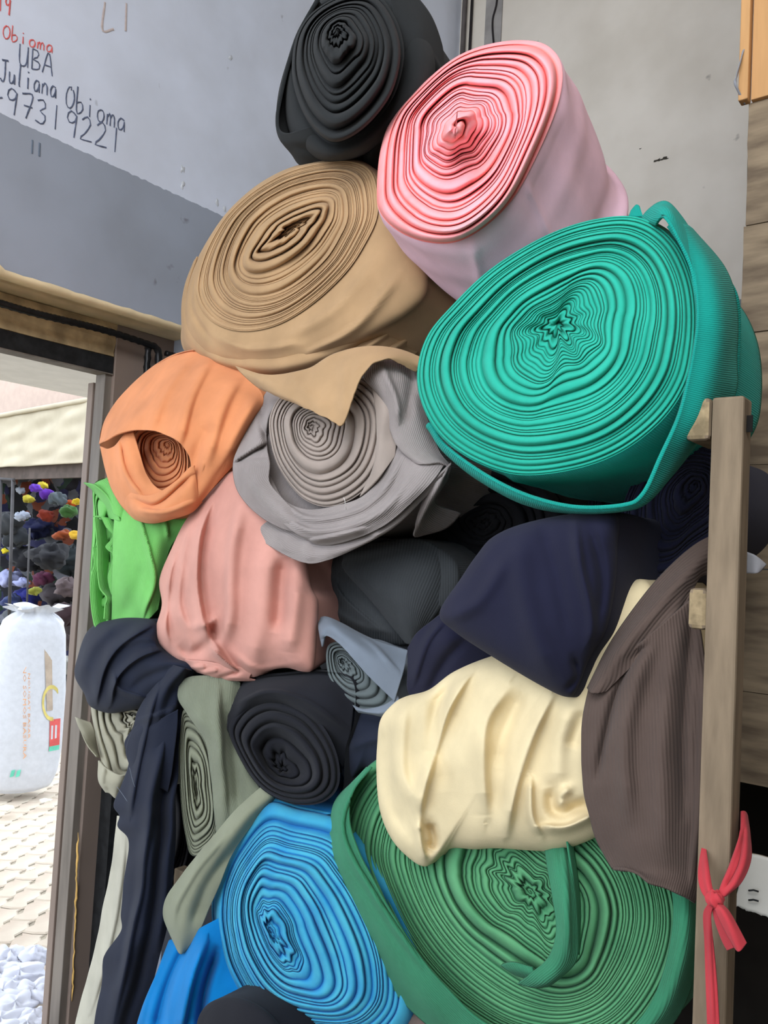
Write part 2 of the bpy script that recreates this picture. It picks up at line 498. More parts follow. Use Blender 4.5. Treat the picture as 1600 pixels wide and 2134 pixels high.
# ================================================================ the setting
W0 = P(0, 1100, 2.45)                      # a point of the left wall (inner face)
NW = -NP                                   # outward normal of the left wall
W0N = np.array(W0); NWN = np.array(NW)
def wpx(px, py, out=0.0):
    """pixel ray meets the left wall plane shifted outward by out"""
    return Vector(on_plane(np.array(float(px)), np.array(float(py)), np.array(float(out)), n=NWN, o=W0N))
def s_of(p): return (p - W0).dot(D)
def wl(s, out, z):
    q = W0 + D * s + NW * out; q.z = z; return q
S_CORNER = s_of(wpx(934, 560))
Z_SOFFIT = wpx(0, 570).z
Z_BAND = wpx(0, 236).z
Z_CEIL = 5.25
S_JAMB = s_of(wpx(315, 700, 0.0))
def wbox(name, s0, s1, o0, o1, z0, z1, m, parent=None, bevel=0.0, rough=0.0, seed=0):
    return obox(name, (wl(s0, o0, z0) + wl(s1, o1, z1)) / 2, (D, NW, Vector((0, 0, 1))), ((s1 - s0) / 2, abs(o1 - o0) / 2, (z1 - z0) / 2), m, parent, bevel, rough, seed)

m_wall_l = wall_paint('painted_plaster', (226, 232, 246), (162, 169, 182), Z_BAND)
m_wall_b = wall_paint('painted_plaster_back', (222, 214, 202), (130, 136, 140), Z_BAND - 0.12)
m_concrete = plain('raw_concrete', (232, 212, 172), 0.95, var=0.12, scale=9, bump=0.5)
m_concrete2 = plain('brown_concrete', (170, 148, 112), 0.95, var=0.3, scale=14, bump=0.6)  # browner concrete of the packing strip above the lintel
m_floor = plain('screed', (96, 90, 84), 0.9)
m_ceiling = plain('ceiling_paint', (170, 168, 165), 0.9)
m_blackiron = plain('black_iron', (34, 35, 36), 0.45, var=0.3, scale=30, bump=0.3)
m_rebar = plain('blackened_rebar', (26, 26, 27), 0.35, var=0.3, scale=40)
m_taupe = plain('taupe_metal_paint', (128, 113, 103), 0.5, var=0.08, scale=6, bump=0.08, stretch=(1, 1, 0.2))
m_taupe_dark = plain('worn_taupe_metal', (112, 104, 96), 0.5, var=0.25, scale=18, bump=0.15, stretch=(1, 1, 0.15))

# left wall: the beam over the opening, the pier behind the rolls, the pier beside the camera
wall_left = struct(wbox('wall_left', -1.3, S_CORNER + 0.15, 0, 0.24, Z_SOFFIT, Z_CEIL, m_wall_l))
me = wall_left.data
me.materials.append(m_concrete)
for p in me.polygons:
    if p.normal.z < -0.5: p.material_index = 1
struct(wbox('wall_left', S_JAMB + 0.22, S_CORNER + 0.15, 0, 0.24, 0, Z_SOFFIT, m_wall_l))
struct(wbox('wall_left', -3.2, -1.3, 0, 0.24, 0, Z_CEIL, m_wall_l))
cn = wl(S_CORNER, 0, 0)
def bk(t, o, z):                            # along the back wall from the corner, o behind its face
    q = cn + NP * t + D * o; q.z = z; return q
struct(obox('wall_back', (bk(0, 0, 0) + bk(5.0, 0.2, Z_CEIL)) / 2, (NP, D, Vector((0, 0, 1))), (2.5, 0.1, Z_CEIL / 2), m_wall_b))
fl = struct(obox('floor', wl(0.0, -2.6, -0.03), (D, NW, Vector((0, 0, 1))), (4.2, 2.6, 0.03), m_floor))
struct(obox('wall_right', wl(-0.4, -4.6, Z_CEIL / 2), (D, NW, Vector((0, 0, 1))), (3.6, 0.05, Z_CEIL / 2), plain('dull_boards', (120, 112, 104), 0.9)))
struct(obox('wall_right', wl(-1.6, -2.95, 0.95), (D, NW, Vector((0, 0, 1))), (2.0, 0.04, 0.95), plain('added_partition_boards', (110, 98, 84), 0.9)))  # added low partition, out of view, keeps light off the lower right
struct(obox('ceiling', wl(-0.4, -2.4, Z_CEIL + 0.05), (D, NW, Vector((0, 0, 1))), (4.2, 2.7, 0.05), m_ceiling))

# rough plaster strip under the grey band (uneven lower edge of the plaster over the soffit)
rng = random.Random(4)
V = []; n = 60
s_a, s_b = -1.0, S_JAMB + 0.25
for i in range(n + 1):
    s = s_a + (s_b - s_a) * i / n
    j = abs(rng.gauss(0, 0.003)) + (0.016 if 22 <= i <= 24 or 29 <= i <= 32 else 0)
    V += [wl(s, -0.004, Z_SOFFIT + 0.012 + j), wl(s, -0.010, Z_SOFFIT - 0.002), wl(s, 0.03, Z_SOFFIT - 0.006), wl(s, 0.05, Z_SOFFIT + 0.01)]
struct(mesh_ob('trim_1', V, grid_faces(n + 1, 4), m_concrete))

# the doorway: soffit strips, iron lintel, jamb, folded leaf, bent reinforcing bars
door = bpy.data.objects.new('door_1', None); COL.objects.link(door); struct(door)
def soff(px, py, z):                        # pixel ray to a horizontal plane
    r = ray(px, py); return CAM + r * ((z - CAM.z) / r.z)
zs = Z_SOFFIT
o_re = 0.085; zre = wpx(0, 630, o_re).z
reb = []
for i in range(150):
    s = -0.9 + (s_of(wpx(318, 712, o_re)) + 0.9) * i / 149
    reb.append(wl(s, o_re, zre + 0.004 * math.sin(i * 0.11)))
e = reb[-1].copy()
for k in range(1, 7):
    th = k / 6 * math.pi / 2
    reb.append(e + D * 0.03 * math.sin(th) + Vector((0, 0, -0.03 * (1 - math.cos(th)))))
e = reb[-1].copy()
for k in range(1, 60): reb.append(e + Vector((0, 0, -0.018 * k)))
tube('reinforcing_bar', reb, 0.011, m_rebar, door, seg=8, twist=1.0)
e2 = e - D * 0.04 + NW * 0.01
tube('reinforcing_bar', [e2 + Vector((0, 0, 0.02 - 0.012 * k)) for k in range(90)], 0.011, m_rebar, door, seg=8, twist=1.0)
e3 = e + D * 0.03
tube('reinforcing_bar', [e3 + D * 0.008 * k + Vector((0, 0, 0.015)) for k in range(40)], 0.010, m_rebar, door, seg=8, twist=1.0)
# lintel bar
o_l = 0.17
zl1 = wpx(0, 684, o_l).z; zl0 = wpx(0, 724, o_l).z
s_l = s_of(wpx(237, 760, o_l))
wbox('lintel', -1.3, s_l, o_l, o_l + 0.05, zl0, zl1, m_blackiron, door, bevel=0.003)
wbox('lintel_plate', -1.3, s_l, o_l - 0.002, o_l + 0.06, zl0 - 0.004, zl0, m_taupe_dark, door)
wbox('packing_strip', -1.3, s_l, o_l + 0.0, o_l + 0.06, zl1, zs, m_concrete2, door, rough=0.004, seed=2)
# jamb: box section, taupe, full height
s_j0 = s_of(wpx(237, 800, o_l)); s_j1 = s_of(wpx(316, 800, 0.05))
s_jf = s_of(wpx(237, 800, 0.165))
wbox('jamb', s_jf, s_jf + 0.42, 0.165, 0.24, 0, zs, m_taupe, door, bevel=0.003)
wbox('jamb_stop', s_j0 - 0.03, s_j0, o_l + 0.01, o_l + 0.07, 0, zl0, m_taupe_dark, door, bevel=0.002)
wbox('edge_plate', s_of(wpx(234, 1640, 0.10)), s_of(wpx(234, 1640, 0.10)) + 0.05, 0.10, 0.165, 0, zs - 0.3, m_blackiron, door)
# leaf seen edge-on: slim tube, lower than the lintel
o_f = 0.26
lf = s_of(wpx(187, 900, o_f)); lf1 = s_of(wpx(203, 900, o_f))
ztop = wpx(196, 797, o_f).z
leaf = wbox('door_leaf', lf, lf1, o_f, o_f + 0.035, 0, ztop, m_taupe, door, bevel=0.003)
wbox('leaf_edge', lf1, s_of(wpx(214, 900, o_f)) + 0.0, o_f + 0.004, o_f + 0.05, 0, ztop - 0.002, m_blackiron, door)
for z in (ztop - 0.35, 0.9):
    h = tube('hinge', [wl(lf1, o_f - 0.004, z), wl(lf1, o_f - 0.004, z + 0.11)], 0.007, m_taupe_dark, leaf, seg=10)
# foam drip on the jamb
m_foam = plain('dried_glue', (205, 165, 95), 0.7)
zz = [wpx(163 - (y - 1735) * 0.035, y, 0.162) for y in range(1735, 2090, 8)]
tube('glue_run', [p + Vector((rng.uniform(-.002, .002), 0, 0)) for p in zz], [0.001, 0.006, 0.004, 0.005, 0.004, 0.003, 0.003, 0.005, 0.001], m_foam, door, seg=6, flat=0.6)

# ---- writing on the wall: felt-pen strokes lying on the plaster
m_ink = plain('blue_grey_marker', (98, 106, 128), 0.8, var=0.25, scale=60, bump=0)
m_red = plain('red_marker', (226, 112, 110), 0.8, var=0.15, scale=60, bump=0)
m_faint = plain('faded_orange_marker', (205, 190, 185), 0.8, var=0.1, scale=60, bump=0)
m_faintb = plain('faded_blue_marker', (112, 124, 140), 0.8, var=0.1, scale=60, bump=0)
GL = {
 'O': [[(.5, 1), (.15, .8), (.05, .4), (.25, .05), (.6, 0), (.9, .3), (.9, .75), (.6, 1), (.45, .95)]],
 'C': [[(.55, .85), (.6, 1), (.3, .95), (.05, .6), (.1, .15), (.45, 0), (.8, .2), (.95, .6), (.75, .9)]],
 'b': [[(.1, 1.15), (.1, 0), (.55, .02), (.8, .28), (.55, .5), (.12, .4)]],
 'i': [[(.4, .55), (.42, 0)], [(.38, .85), (.42, .78)]],
 'l': [[(.4, 1.1), (.35, .1), (.5, 0)]],
 'o': [[(.5, .55), (.15, .4), (.2, .05), (.6, 0), (.85, .25), (.75, .5), (.5, .55)]],
 'm': [[(.05, 0), (.08, .5), (.1, .35), (.3, .55), (.42, .4), (.42, 0)], [(.42, .35), (.65, .55), (.85, .4), (.88, 0)]],
 'n': [[(.1, 0), (.12, .5)], [(.12, .35), (.45, .55), (.75, .4), (.8, 0)]],
 'a': [[(.8, .5), (.4, .55), (.12, .3), (.25, .02), (.6, .08), (.8, .35), (.8, .5), (.85, 0)]],
 'u': [[(.1, .55), (.15, .1), (.4, 0), (.7, .15), (.78, .55), (.85, 0)]],
 'J': [[(.1, 1), (1.0, 1.05)], [(.6, 1), (.62, .2), (.35, -.05), (.02, .1)]],
 'U': [[(.05, 1.05), (.1, .2), (.4, 0), (.75, .2), (.85, 1.0)], [(.85, 1), (.88, 0)]],
 'B': [[(.15, 0), (.12, 1)], [(.12, 1), (.6, .95), (.7, .7), (.2, .5), (.8, .4), (.8, .1), (.15, 0)]],
 'A': [[(0, 0), (.5, 1.05), (.95, -.05)], [(.15, .4), (.8, .38)]],
 '9': [[(.8, .85), (.4, 1), (.1, .75), (.35, .5), (.75, .65), (.82, .95), (.75, -.05)]],
 '7': [[(.05, .95), (.85, 1), (.5, 0)], [(.25, .5), (.9, .52)]],
 '3': [[(.1, .9), (.5, 1), (.75, .75), (.35, .52), (.8, .35), (.6, .02), (.05, .08)]],
 '1': [[(.4, 1), (.45, 0)]],
 '2': [[(.1, .8), (.45, 1), (.75, .75), (.4, .3), (.05, .02), (.95, .05)]],
 '-': [[(.1, .45), (.5, .38), (.9, .48)]],
 'L': [[(.2, 1), (.15, 0), (.8, .05)]], 'I': [[(.3, 1), (.35, 0)]],
}
def writing(text, x0, y0, x1, y1, hgt, m, lean=0.0, r=0.0022, widths=None):
    nch = len(text); adv = np.array([(x1 - x0), (y1 - y0)]) / nch
    Vs, Fs = [], []
    upv = np.array([0.06 + lean, -1.0]) * hgt
    for i, ch in enumerate(text):
        if ch == ' ': continue
        for st in GL[ch]:
            q = catmull(st, 14) if len(st) > 2 else np.array(st, float)
            pts = [np.array([x0, y0]) + adv * (i + 0.88 * u) + upv * v for u, v in q]
            pts = [wpx(p[0], p[1], -0.0012) for p in pts]
            w = [r * (0.8 + 0.4 * rng.random()) for _ in pts]
            for k in range(len(pts)):
                t = (pts[min(k + 1, len(pts) - 1)] - pts[max(k - 1, 0)]).normalized()
                sd = t.cross(NW).normalized()
                b = len(Vs)
                Vs += [pts[k] + sd * w[k], pts[k] - NP * -0.0006, pts[k] - sd * w[k]]
                if k: Fs += [(b - 3, b, b + 1, b - 2), (b - 2, b + 1, b + 2, b - 1)]
    o = mesh_ob('handwriting', Vs, Fs, m, wall_left, smooth=False)
    return o
writing('Obioma', 5, 78, 113, 112, 27, m_red, r=0.0020)
writing('19', -6, 20, 24, 32, 34, m_red, r=0.0026)
writing('UBA', 38, 135, 113, 158, 42, m_ink, r=0.0021)
writing('Juliana', 0, 166, 120, 206, 42, m_ink, r=0.0024)
writing('Cbioma', 136, 222, 264, 277, 45, m_ink, r=0.0024)
writing('-97319221', -22, 218, 258, 324, 50, m_ink, lean=0.04, r=0.0024)
writing('LI', 208, 62, 290, 66, 58, m_faint, r=0.004)
writing('II', 62, 318, 92, 330, 28, m_faintb, r=0.003)

# corner: pipe, grey mortar strip, cables
m_pipe = plain('dusty_conduit', (96, 90, 88), 0.5, var=0.2)
m_mortar = plain('mortar_stripe', (150, 146, 143), 0.9)
m_cable = plain('black_cable', (40, 36, 38), 0.5)
def bpx(px, py, o=0.0):
    return Vector(on_plane(np.array(float(px)), np.array(float(py)), np.array(-float(o)), n=DN, o=np.array(cn)))
tube('trim_2', [bk(0.035, -0.02, z) for z in (1.3, 2.6, 3.9, 5.1)], 0.014, m_pipe)['kind'] = 'structure'
tube('trim_2', [bk(0.075, -0.012, z) for z in (1.3, 2.6, 3.9, 5.1)], 0.008, m_cable)['kind'] = 'structure'
struct(obox('trim_3', (bk(0.17, -0.003, 1.1) + bk(0.25, -0.003, 5.1)) / 2, (NP, D, Vector((0, 0, 1))), (0.05, 0.004, 2.0), m_mortar))
c = tube('hanging_cable', [bpx(1038, -30, 0.01), bpx(1034, 10, 0.012), bpx(1026, 45, 0.012), bpx(1029, 100, 0.012)], 0.005, m_cable, n=20)
tag(c, 'thin black cable hanging down the back wall above the pink roll', 'cable')
m_scuff = plain('dark_scuff', (70, 66, 58), 0.95)
for (x, y, r1, n_) in ((1370, 334, 0.016, 7), (1384, 330, 0.02, 8), (1334, 310, 0.006, 4)):
    Vv = [bpx(x, y, 0.002)]; k = 14
    for i in range(k):
        rr = r1 * rng.uniform(0.35, 1.1)
        Vv.append(bpx(x, y, 0.001) + NP * rr * math.cos(i / k * 6.283) * 1.2 + Vector((0, 0, rr * 0.6 * math.sin(i / k * 6.283))))
    mesh_ob('plaster_chip', Vv, [(0, 1 + i, 1 + (i + 1) % k) for i in range(k)], m_scuff, bpy.data.objects['wall_back'])
for (x, y) in ((452, 420), (468, 436), (380, 352), (480, 120), (380, 385)):
    Vv = [wpx(x, y, -0.004)]; k = 10
    for i in range(k):
        rr = 0.012 * rng.uniform(0.3, 1.1)
        Vv.append(wpx(x, y, -0.001) + D * rr * math.cos(i / k * 6.283) + Vector((0, 0, rr * 1.5 * math.sin(i / k * 6.283))))
    mesh_ob('plaster_chip', Vv, [(0, 1 + i, 1 + (i + 1) % k) for i in range(k)], plain('flake', (205, 208, 212), 0.9), wall_left)

# right partition: weathered boards below, newer orange boards above
m_board = plain('weathered_board', (136, 120, 98), 0.85, var=0.2, scale=6, bump=0.4, stretch=(1.0, 1.0, 5.0), rgb2=(104, 90, 74))
m_new = plain('new_softwood', (196, 150, 100), 0.7, var=0.12, scale=5, bump=0.2, stretch=(6.0, 6.0, 0.6))
part = struct(bpy.data.objects.new('wall_right', None)); COL.objects.link(part)
Q0 = P(1546, 700, 1.92)
def rt(px, py, o=0.0):
    return Vector(on_plane(np.array(float(px)), np.array(float(py)), np.array(float(o)), n=DN, o=np.array(Q0)))
tA = 0.0
def rbox(name, t0, t1, o0, o1, z0, z1, m, **kw):
    def q(t, o, z):
        v = Q0 + NP * t + D * o; v.z = z; return v
    return obox(name, (q(t0, o0, z0) + q(t1, o1, z1)) / 2, (NP, D, Vector((0, 0, 1))), (abs(t1 - t0) / 2, abs(o1 - o0) / 2, (z1 - z0) / 2), m, part, **kw)
zt = rt(1575, 212).z
z = zt; k = 0
hs = [0.30, 0.26, 0.31, 0.24, 0.28, 0.3, 0.27, 0.29]
zlow = rt(1575, 1640).z
while z > zlow + 0.02 and k < 12:
    h = hs[k % len(hs)]; z0 = max(zlow, z - h)
    rbox('plank', rng.uniform(-0.004, 0.004), 1.4, 0.0, 0.022, z0 + 0.003, z, m_board, rough=0.0015, seed=k)
    z = z0; k += 1
rbox('recess_shade_board', -0.3, 1.5, 0.45, 0.48, 0.0, zlow + 0.3, plain('recess_shade_black', (26, 22, 18), 0.95))  # added back board; the deep shade of the void is put into its colour
rbox('added_recess_lid', -0.02, 1.5, 0.02, 0.47, zlow + 0.0, zlow + 0.02, plain('added_recess_lid', (40, 34, 28), 0.95))  # added dark closer above the void, coloured to keep it black
tb = (rt(1568, 100) - Q0).dot(NP); ta = (rt(1548, 100) - Q0).dot(NP)
rbox('batten', ta, tb, -0.03, 0.0, zt - 0.002, Z_CEIL - 0.1, m_new, bevel=0.003)
rbox('plank', tb + 0.003, 1.4, -0.014, 0.006, zt, Z_CEIL - 0.1, m_new, bevel=0.002)
m_strap = plain('grey_strap', (150, 152, 158), 0.5)
st = tube('plastic_strap', [rt(1551, 70, -0.01), rt(1547, 110, -0.03), rt(1533, 165, -0.05), rt(1532, 176, -0.05), rt(1552, 218, -0.01)], [0.001, 0.005, 0.007, 0.003, 0.002], m_strap, n=24, flat=0.3)
tag(st, 'loose grey plastic strap looped off the edge of the new softwood batten', 'strap')

# ================================================================ outside the door
m_ground = plain('sandy_ground', (170, 160, 142), 0.95)
m_paver = plain('paving_stone', (198, 188, 170), 0.95, var=0.12, scale=3, bump=0.4, rgb2=(184, 166, 148))
def og(s, o, z):                           # outside point: s along D, o outward from the wall
    return wl(s, o, z)
g = obox('ground', og(2.5, 2.0, -0.09), (D, NW, Vector((0, 0, 1))), (22, 22, 0.03), m_ground); struct(g)
bmx = bmesh.new()
pp = [(-.5, -.25), (-.38, -.31), (-.2, -.2), (0, -.27), (.2, -.33), (.38, -.22), (.5, -.25), (.47, 0), (.5, .25), (.38, .19), (.2, .3), (0, .23), (-.2, .17), (-.38, .28), (-.5, .25), (-.53, 0)]
tp = [bmx.verts.new((x * 0.205, y * 0.20, 0.0)) for x, y in pp]
tl = [bmx.verts.new((x * 0.222, y * 0.222, -0.006)) for x, y in pp]
bmx.faces.new(tp)
for i in range(len(pp)):
    j = (i + 1) % len(pp); bmx.faces.new((tl[i], tl[j], tp[j], tp[i]))
pm = bpy.data.meshes.new('paving_stone'); bmx.to_mesh(pm); bmx.free(); pm.materials.append(m_paver)
ang = math.atan2(D.y, D.x) + 0.6
ux, uy = Vector((math.cos(ang), math.sin(ang), 0)), Vector((-math.sin(ang), math.cos(ang), 0))
c0 = soff(50, 1850, 0.0)
cnt = 0
for i in range(-16, 17):
    for j in range(-22, 23):
        c = c0 + ux * (i * 0.228 + (0.114 if j % 2 else 0)) + uy * (j * 0.116)
        # keep only stones the doorway shows
        v = ROT.transposed() @ (c - CAM)
        if v.z > -0.5: continue
        px, py = 800 + FPX * v.x / -v.z, 1067 - FPX * v.y / -v.z
        if px < -60 or px > 185 or py < 1560 or py > 2200 or (c - W0).dot(NW) < 0.35: continue
        o = bpy.data.objects.new('paving_stone', pm); COL.objects.link(o); o.parent = g
        o.location = (c.x, c.y, -0.052 + rng.uniform(-0.001, 0.001)); o.rotation_euler = (rng.uniform(-.006, .006), rng.uniform(-.006, .006), ang + rng.uniform(-.03, .03))
        cnt += 1
# own eaves slab over the door
m_eave = plain('eaves_paint', (210, 207, 202), 0.9, var=0.04)
ze = 2.71
o1 = (soff(20, 796, ze) - W0).dot(NW)
s_end = (soff(178, 835, ze) - W0).dot(D)
struct(obox('eaves', (og(-2.5, 0.24, ze) + og(s_end + 0.6, o1, ze + 0.1)) / 2, (D, NW, Vector((0, 0, 1))), ((s_end + 3.1) / 2, (o1 - 0.24) / 2, 0.05), m_eave))
# neighbouring stall across the lane: faces the lane end-on (perpendicular to D)
DD = D.dot(P(60, 1150, 7.2) - Vector((0, 0, 0)))
FO = np.array(D * DD)
def fc(px, py, o=0.0):
    return Vector(on_plane(np.array(float(px)), np.array(float(py)), np.array(float(o)), n=DN, o=FO))
bld = bpy.data.objects.new('market_stall', None); COL.objects.link(bld)
tag(bld, 'open market stall across the lane with cream canvas valance and dark interior', 'stall')
m_pinkw = plain('pinkish_render', (176, 156, 142), 0.9, var=0.05)
m_canvas = plain('cream_canvas', (172, 162, 140), 0.9, var=0.06, scale=5, bump=0.5)
m_dark = plain('dark_boards', (42, 36, 34), 0.95)  # one dark colour for the inner faces of the stall
def quadbox(name, x0, x1, y0, y1, o0, o1, m, parent, rough=0.0):
    a = fc((x0 + x1) / 2, y0); b = fc((x0 + x1) / 2, y1)
    l = fc(x0, (y0 + y1) / 2); r = fc(x1, (y0 + y1) / 2)
    c = (l + r) / 2; c.z = (a.z + b.z) / 2
    return obox(name, c + D * (o0 + o1) / 2, (NP, D, Vector((0, 0, 1))), ((r - l).length / 2, (o1 - o0) / 2, abs(a.z - b.z) / 2), m, parent, rough=rough)
quadbox('upper_wall', -900, 420, 560, 920, 0.25, 0.4, m_pinkw, bld)
# canvas valance: sheet with gentle sagging pleats
rows = []
for t in np.linspace(0, 1, 6):
    rows.append([(x, (866 - 0.18 * x) * (1 - t) + (974 - 0.05 * x) * t, 0) for x in (-500, -300, -100, 0, 100, 200, 330)])
R = np.array([catmull(r, 90) for r in rows]); G = np.array([catmull(R[:, j], 40) for j in range(90)]).transpose(1, 0, 2)
Vc = on_plane(G[..., 0], G[..., 1], np.zeros(G.shape[:2]), n=DN, o=FO)
Vc += (wob(Vc.reshape(-1, 3) * np.array([.6, .6, 3]), 4.0, 3) * 0.03).reshape(40, 90)[..., None] * DN
solid(mesh_ob('valance', Vc.reshape(-1, 3), grid_faces(40, 90), m_canvas, bld), 0.01)
rod = [fc(x, 866 - 0.18 * x, -0.02) for x in (-500, -200, 100, 330)]
tube('valance_rail', rod, 0.022, m_canvas, bld, n=12)
def z_at(y): return fc(60, y).z
zi = z_at(975)
for nm, c, h in (('back_wall', FO + DN * 1.6, (2.6, 0.05, zi / 2 + .2)),):
    l = fc(-300, 1150); l.z = zi / 2
    obox(nm, l + D * 1.6, (NP, D, Vector((0, 0, 1))), h, m_dark, bld)
r = fc(330, 1150); r.z = zi / 2
obox('side_wall', r + D * 0.9, (D, NP, Vector((0, 0, 1))), (0.8, 0.04, zi / 2 + .2), m_dark, bld)
l = fc(-300, 1150); l.z = zi + 0.28
obox('roof', l + D * 0.9, (NP, D, Vector((0, 0, 1))), (2.6, 0.9, 0.03), m_dark, bld)
quadbox('header_board', -700, 330, 962, 1004, 0.06, 0.10, plain('dark_brown_board', (84, 74, 68), 0.9), bld)
l.z = 0.35
obox('counter', l + D * 0.95 , (NP, D, Vector((0, 0, 1))), (2.5, 0.6, 0.35), m_dark, bld, rough=0.01)
# iron gate leaf standing open at the left of the stall
m_gate = plain('dull_grey_iron', (70, 68, 68), 0.6)
gt = thing('iron_gate', 'grey iron gate leaf of thin bars standing open before the dark stall', 'gate')
for x in (2, 27):
    tube('upright', [fc(x, 1000, -0.12), fc(x - 8, 1290, -0.12)], 0.014, m_gate, gt)
tube('top_rail', [fc(-60, 994, -0.12), fc(29, 1000, -0.12)], 0.014, m_gate, gt)
tube('bar', [fc(62, 1100, -0.1), fc(55, 1290, -0.1)], 0.008, m_gate, gt)
# crumpled pieces of cloth heaped in the stall
scrap_defs = [  # x, y, size(px), colour word, rgb
 (72, 1018, 15, 'violet', (110, 60, 190)), (97, 1030, 17, 'bright purple', (120, 62, 200)), (89, 1012, 12, 'yellow', (225, 205, 60)),
 (58, 1040, 13, 'lemon yellow', (215, 200, 70)), (160, 1045, 11, 'golden yellow', (225, 190, 40)), (148, 1052, 13, 'orange', (200, 90, 30)),
 (96, 1075, 20, 'rust red', (140, 50, 30)), (142, 1065, 14, 'bottle green', (60, 100, 45)), (46, 1075, 17, 'pale grey', (165, 172, 185)),
 (42, 1022, 12, 'white', (200, 210, 225)), (120, 1040, 16, 'ash grey', (95, 105, 110)), (130, 1115, 20, 'burnt orange', (150, 70, 30)),
 (157, 1115, 14, 'mustard', (215, 170, 50)), (75, 1100, 24, 'midnight blue', (35, 40, 80)), (18, 1205, 30, 'pale lilac', (170, 175, 215)),
 (45, 1215, 17, 'lavender', (160, 165, 205)), (72, 1232, 15, 'olive yellow', (150, 150, 60)), (60, 1245, 22, 'royal blue', (35, 40, 120)),
 (90, 1205, 16, 'plum', (85, 35, 60)), (25, 1255, 18, 'dusty blue', (60, 70, 110)), (10, 1148, 9, 'small yellow', (220, 200, 40)),
 (118, 1240, 26, 'charcoal brown', (62, 55, 58)), (140, 1225, 22, 'rosy grey', (110, 95, 95)), (35, 1120, 24, 'slate grey', (62, 66, 70)),
 (105, 1160, 30, 'black', (22, 22, 26)), (150, 1170, 30, 'dark teal', (32, 40, 42)), (60, 1165, 30, 'inky black', (18, 18, 24)),
 (140, 1280, 26, 'maroon black', (50, 32, 34)), (20, 1090, 24, 'smoke grey', (52, 54, 56)), (45, 1285, 26, 'pewter', (85, 88, 92)), (100, 1290, 24, 'graphite', (48, 48, 52)),
 (120, 1340, 26, 'dark brown', (60, 48, 44)), (140, 1385, 30, 'stone', (150, 148, 140)), (132, 1325, 22, 'taupe grey', (90, 80, 76))]
def scrap(name, c, r, m, seed, flat=0.7, n1=14, n2=20, amp=0.35):
    rs = np.random.RandomState(seed)
    th = np.linspace(0.02, np.pi - 0.02, n1)[:, None]; ph = (np.arange(n2) / n2 * 2 * np.pi)[None]
    d = np.stack([np.sin(th) * np.cos(ph), np.sin(th) * np.sin(ph), np.cos(th) * np.ones_like(ph)], -1)
    k = 1 + amp * wob(d.reshape(-1, 3), 2.4, seed).reshape(n1, n2)
    k += 0.12 * np.sin(ph * 5 + rs.uniform(0, 6) + 3 * np.cos(th))
    V = d * k[..., None] * r * np.array([1, 1, flat]) + np.array(c)
    return mesh_ob(name, V.reshape(-1, 3), grid_faces(n1, n2, True), m)
for i, (x, y, sz, cw, rgb) in enumerate(scrap_defs):
    o_ = 0.35 + 0.15 * ((i * 7) % 4)
    c = fc(x, y, o_)
    r = sz * (c - CAM).dot(D) / FPX * (1.5 if max(rgb) > 120 else 2.2)
    ob = scrap('cloth_bundle', c, r, cloth('cloth_' + cw.replace(' ', '_'), rgb, bump=0.1), 40 + i)
    where = 'top of' if y < 1060 else ('middle of' if y < 1180 else 'foot of')
    tag(ob, '%s crumpled cloth in the %s the dark stall heap outside the door' % (cw, where), 'cloth', 'cloth bundles heaped in the stall across the lane')
# dark heap behind the bundles
hp = thing('cloth_heap', 'dark mass of piled cloth filling the stall behind the bright bundles', 'cloth heap')
Vh = []
xs = np.linspace(-80, 230, 40); ys = np.linspace(985, 1420, 50)
for yy in ys:
    for xx in xs: Vh.append(tuple(fc(xx, yy, 1.0)))
Vh = np.array(Vh); Vh += (wob(Vh, 7.0, 77) * 0.10 + wob(Vh, 22.0, 78) * 0.04)[:, None] * DN
m_heap, nth, bh = newmat('mixed_cloth_pieces', 0.95)
tch = N(nth, 'ShaderNodeTexCoord'); nzh = N(nth, 'ShaderNodeTexNoise', Scale=5.0, Detail=3.0); nth.links.new(tch.outputs['Object'], nzh.inputs['Vector'])
mxh = N(nth, 'ShaderNodeMix', data_type='RGBA'); mxh.inputs[0].default_value = 0.16
nth.links.new(tch.outputs['Object'], mxh.inputs[6]); nth.links.new(nzh.outputs['Color'], mxh.inputs[7])
vh = N(nth, 'ShaderNodeTexVoronoi', Scale=9.0); nth.links.new(mxh.outputs[2], vh.inputs['Vector'])
sph = N(nth, 'ShaderNodeSeparateColor'); nth.links.new(vh.outputs['Color'], sph.inputs[0])
rph = ramp(nth, sph.outputs[0], [(0.0, s2l((22, 22, 26))), (0.25, s2l((34, 34, 60))), (0.42, s2l((70, 72, 76))), (0.55, s2l((20, 22, 22))), (0.68, s2l((96, 50, 34))), (0.78, s2l((30, 44, 34))), (0.9, s2l((104, 104, 110)))])
rph.color_ramp.interpolation = 'CONSTANT'
nth.links.new(rph.outputs[0], bh.inputs['Base Color'])
hm = mesh_ob('heap', Vh, grid_faces(50, 40), m_heap, hp)
hm['kind'] = 'stuff'

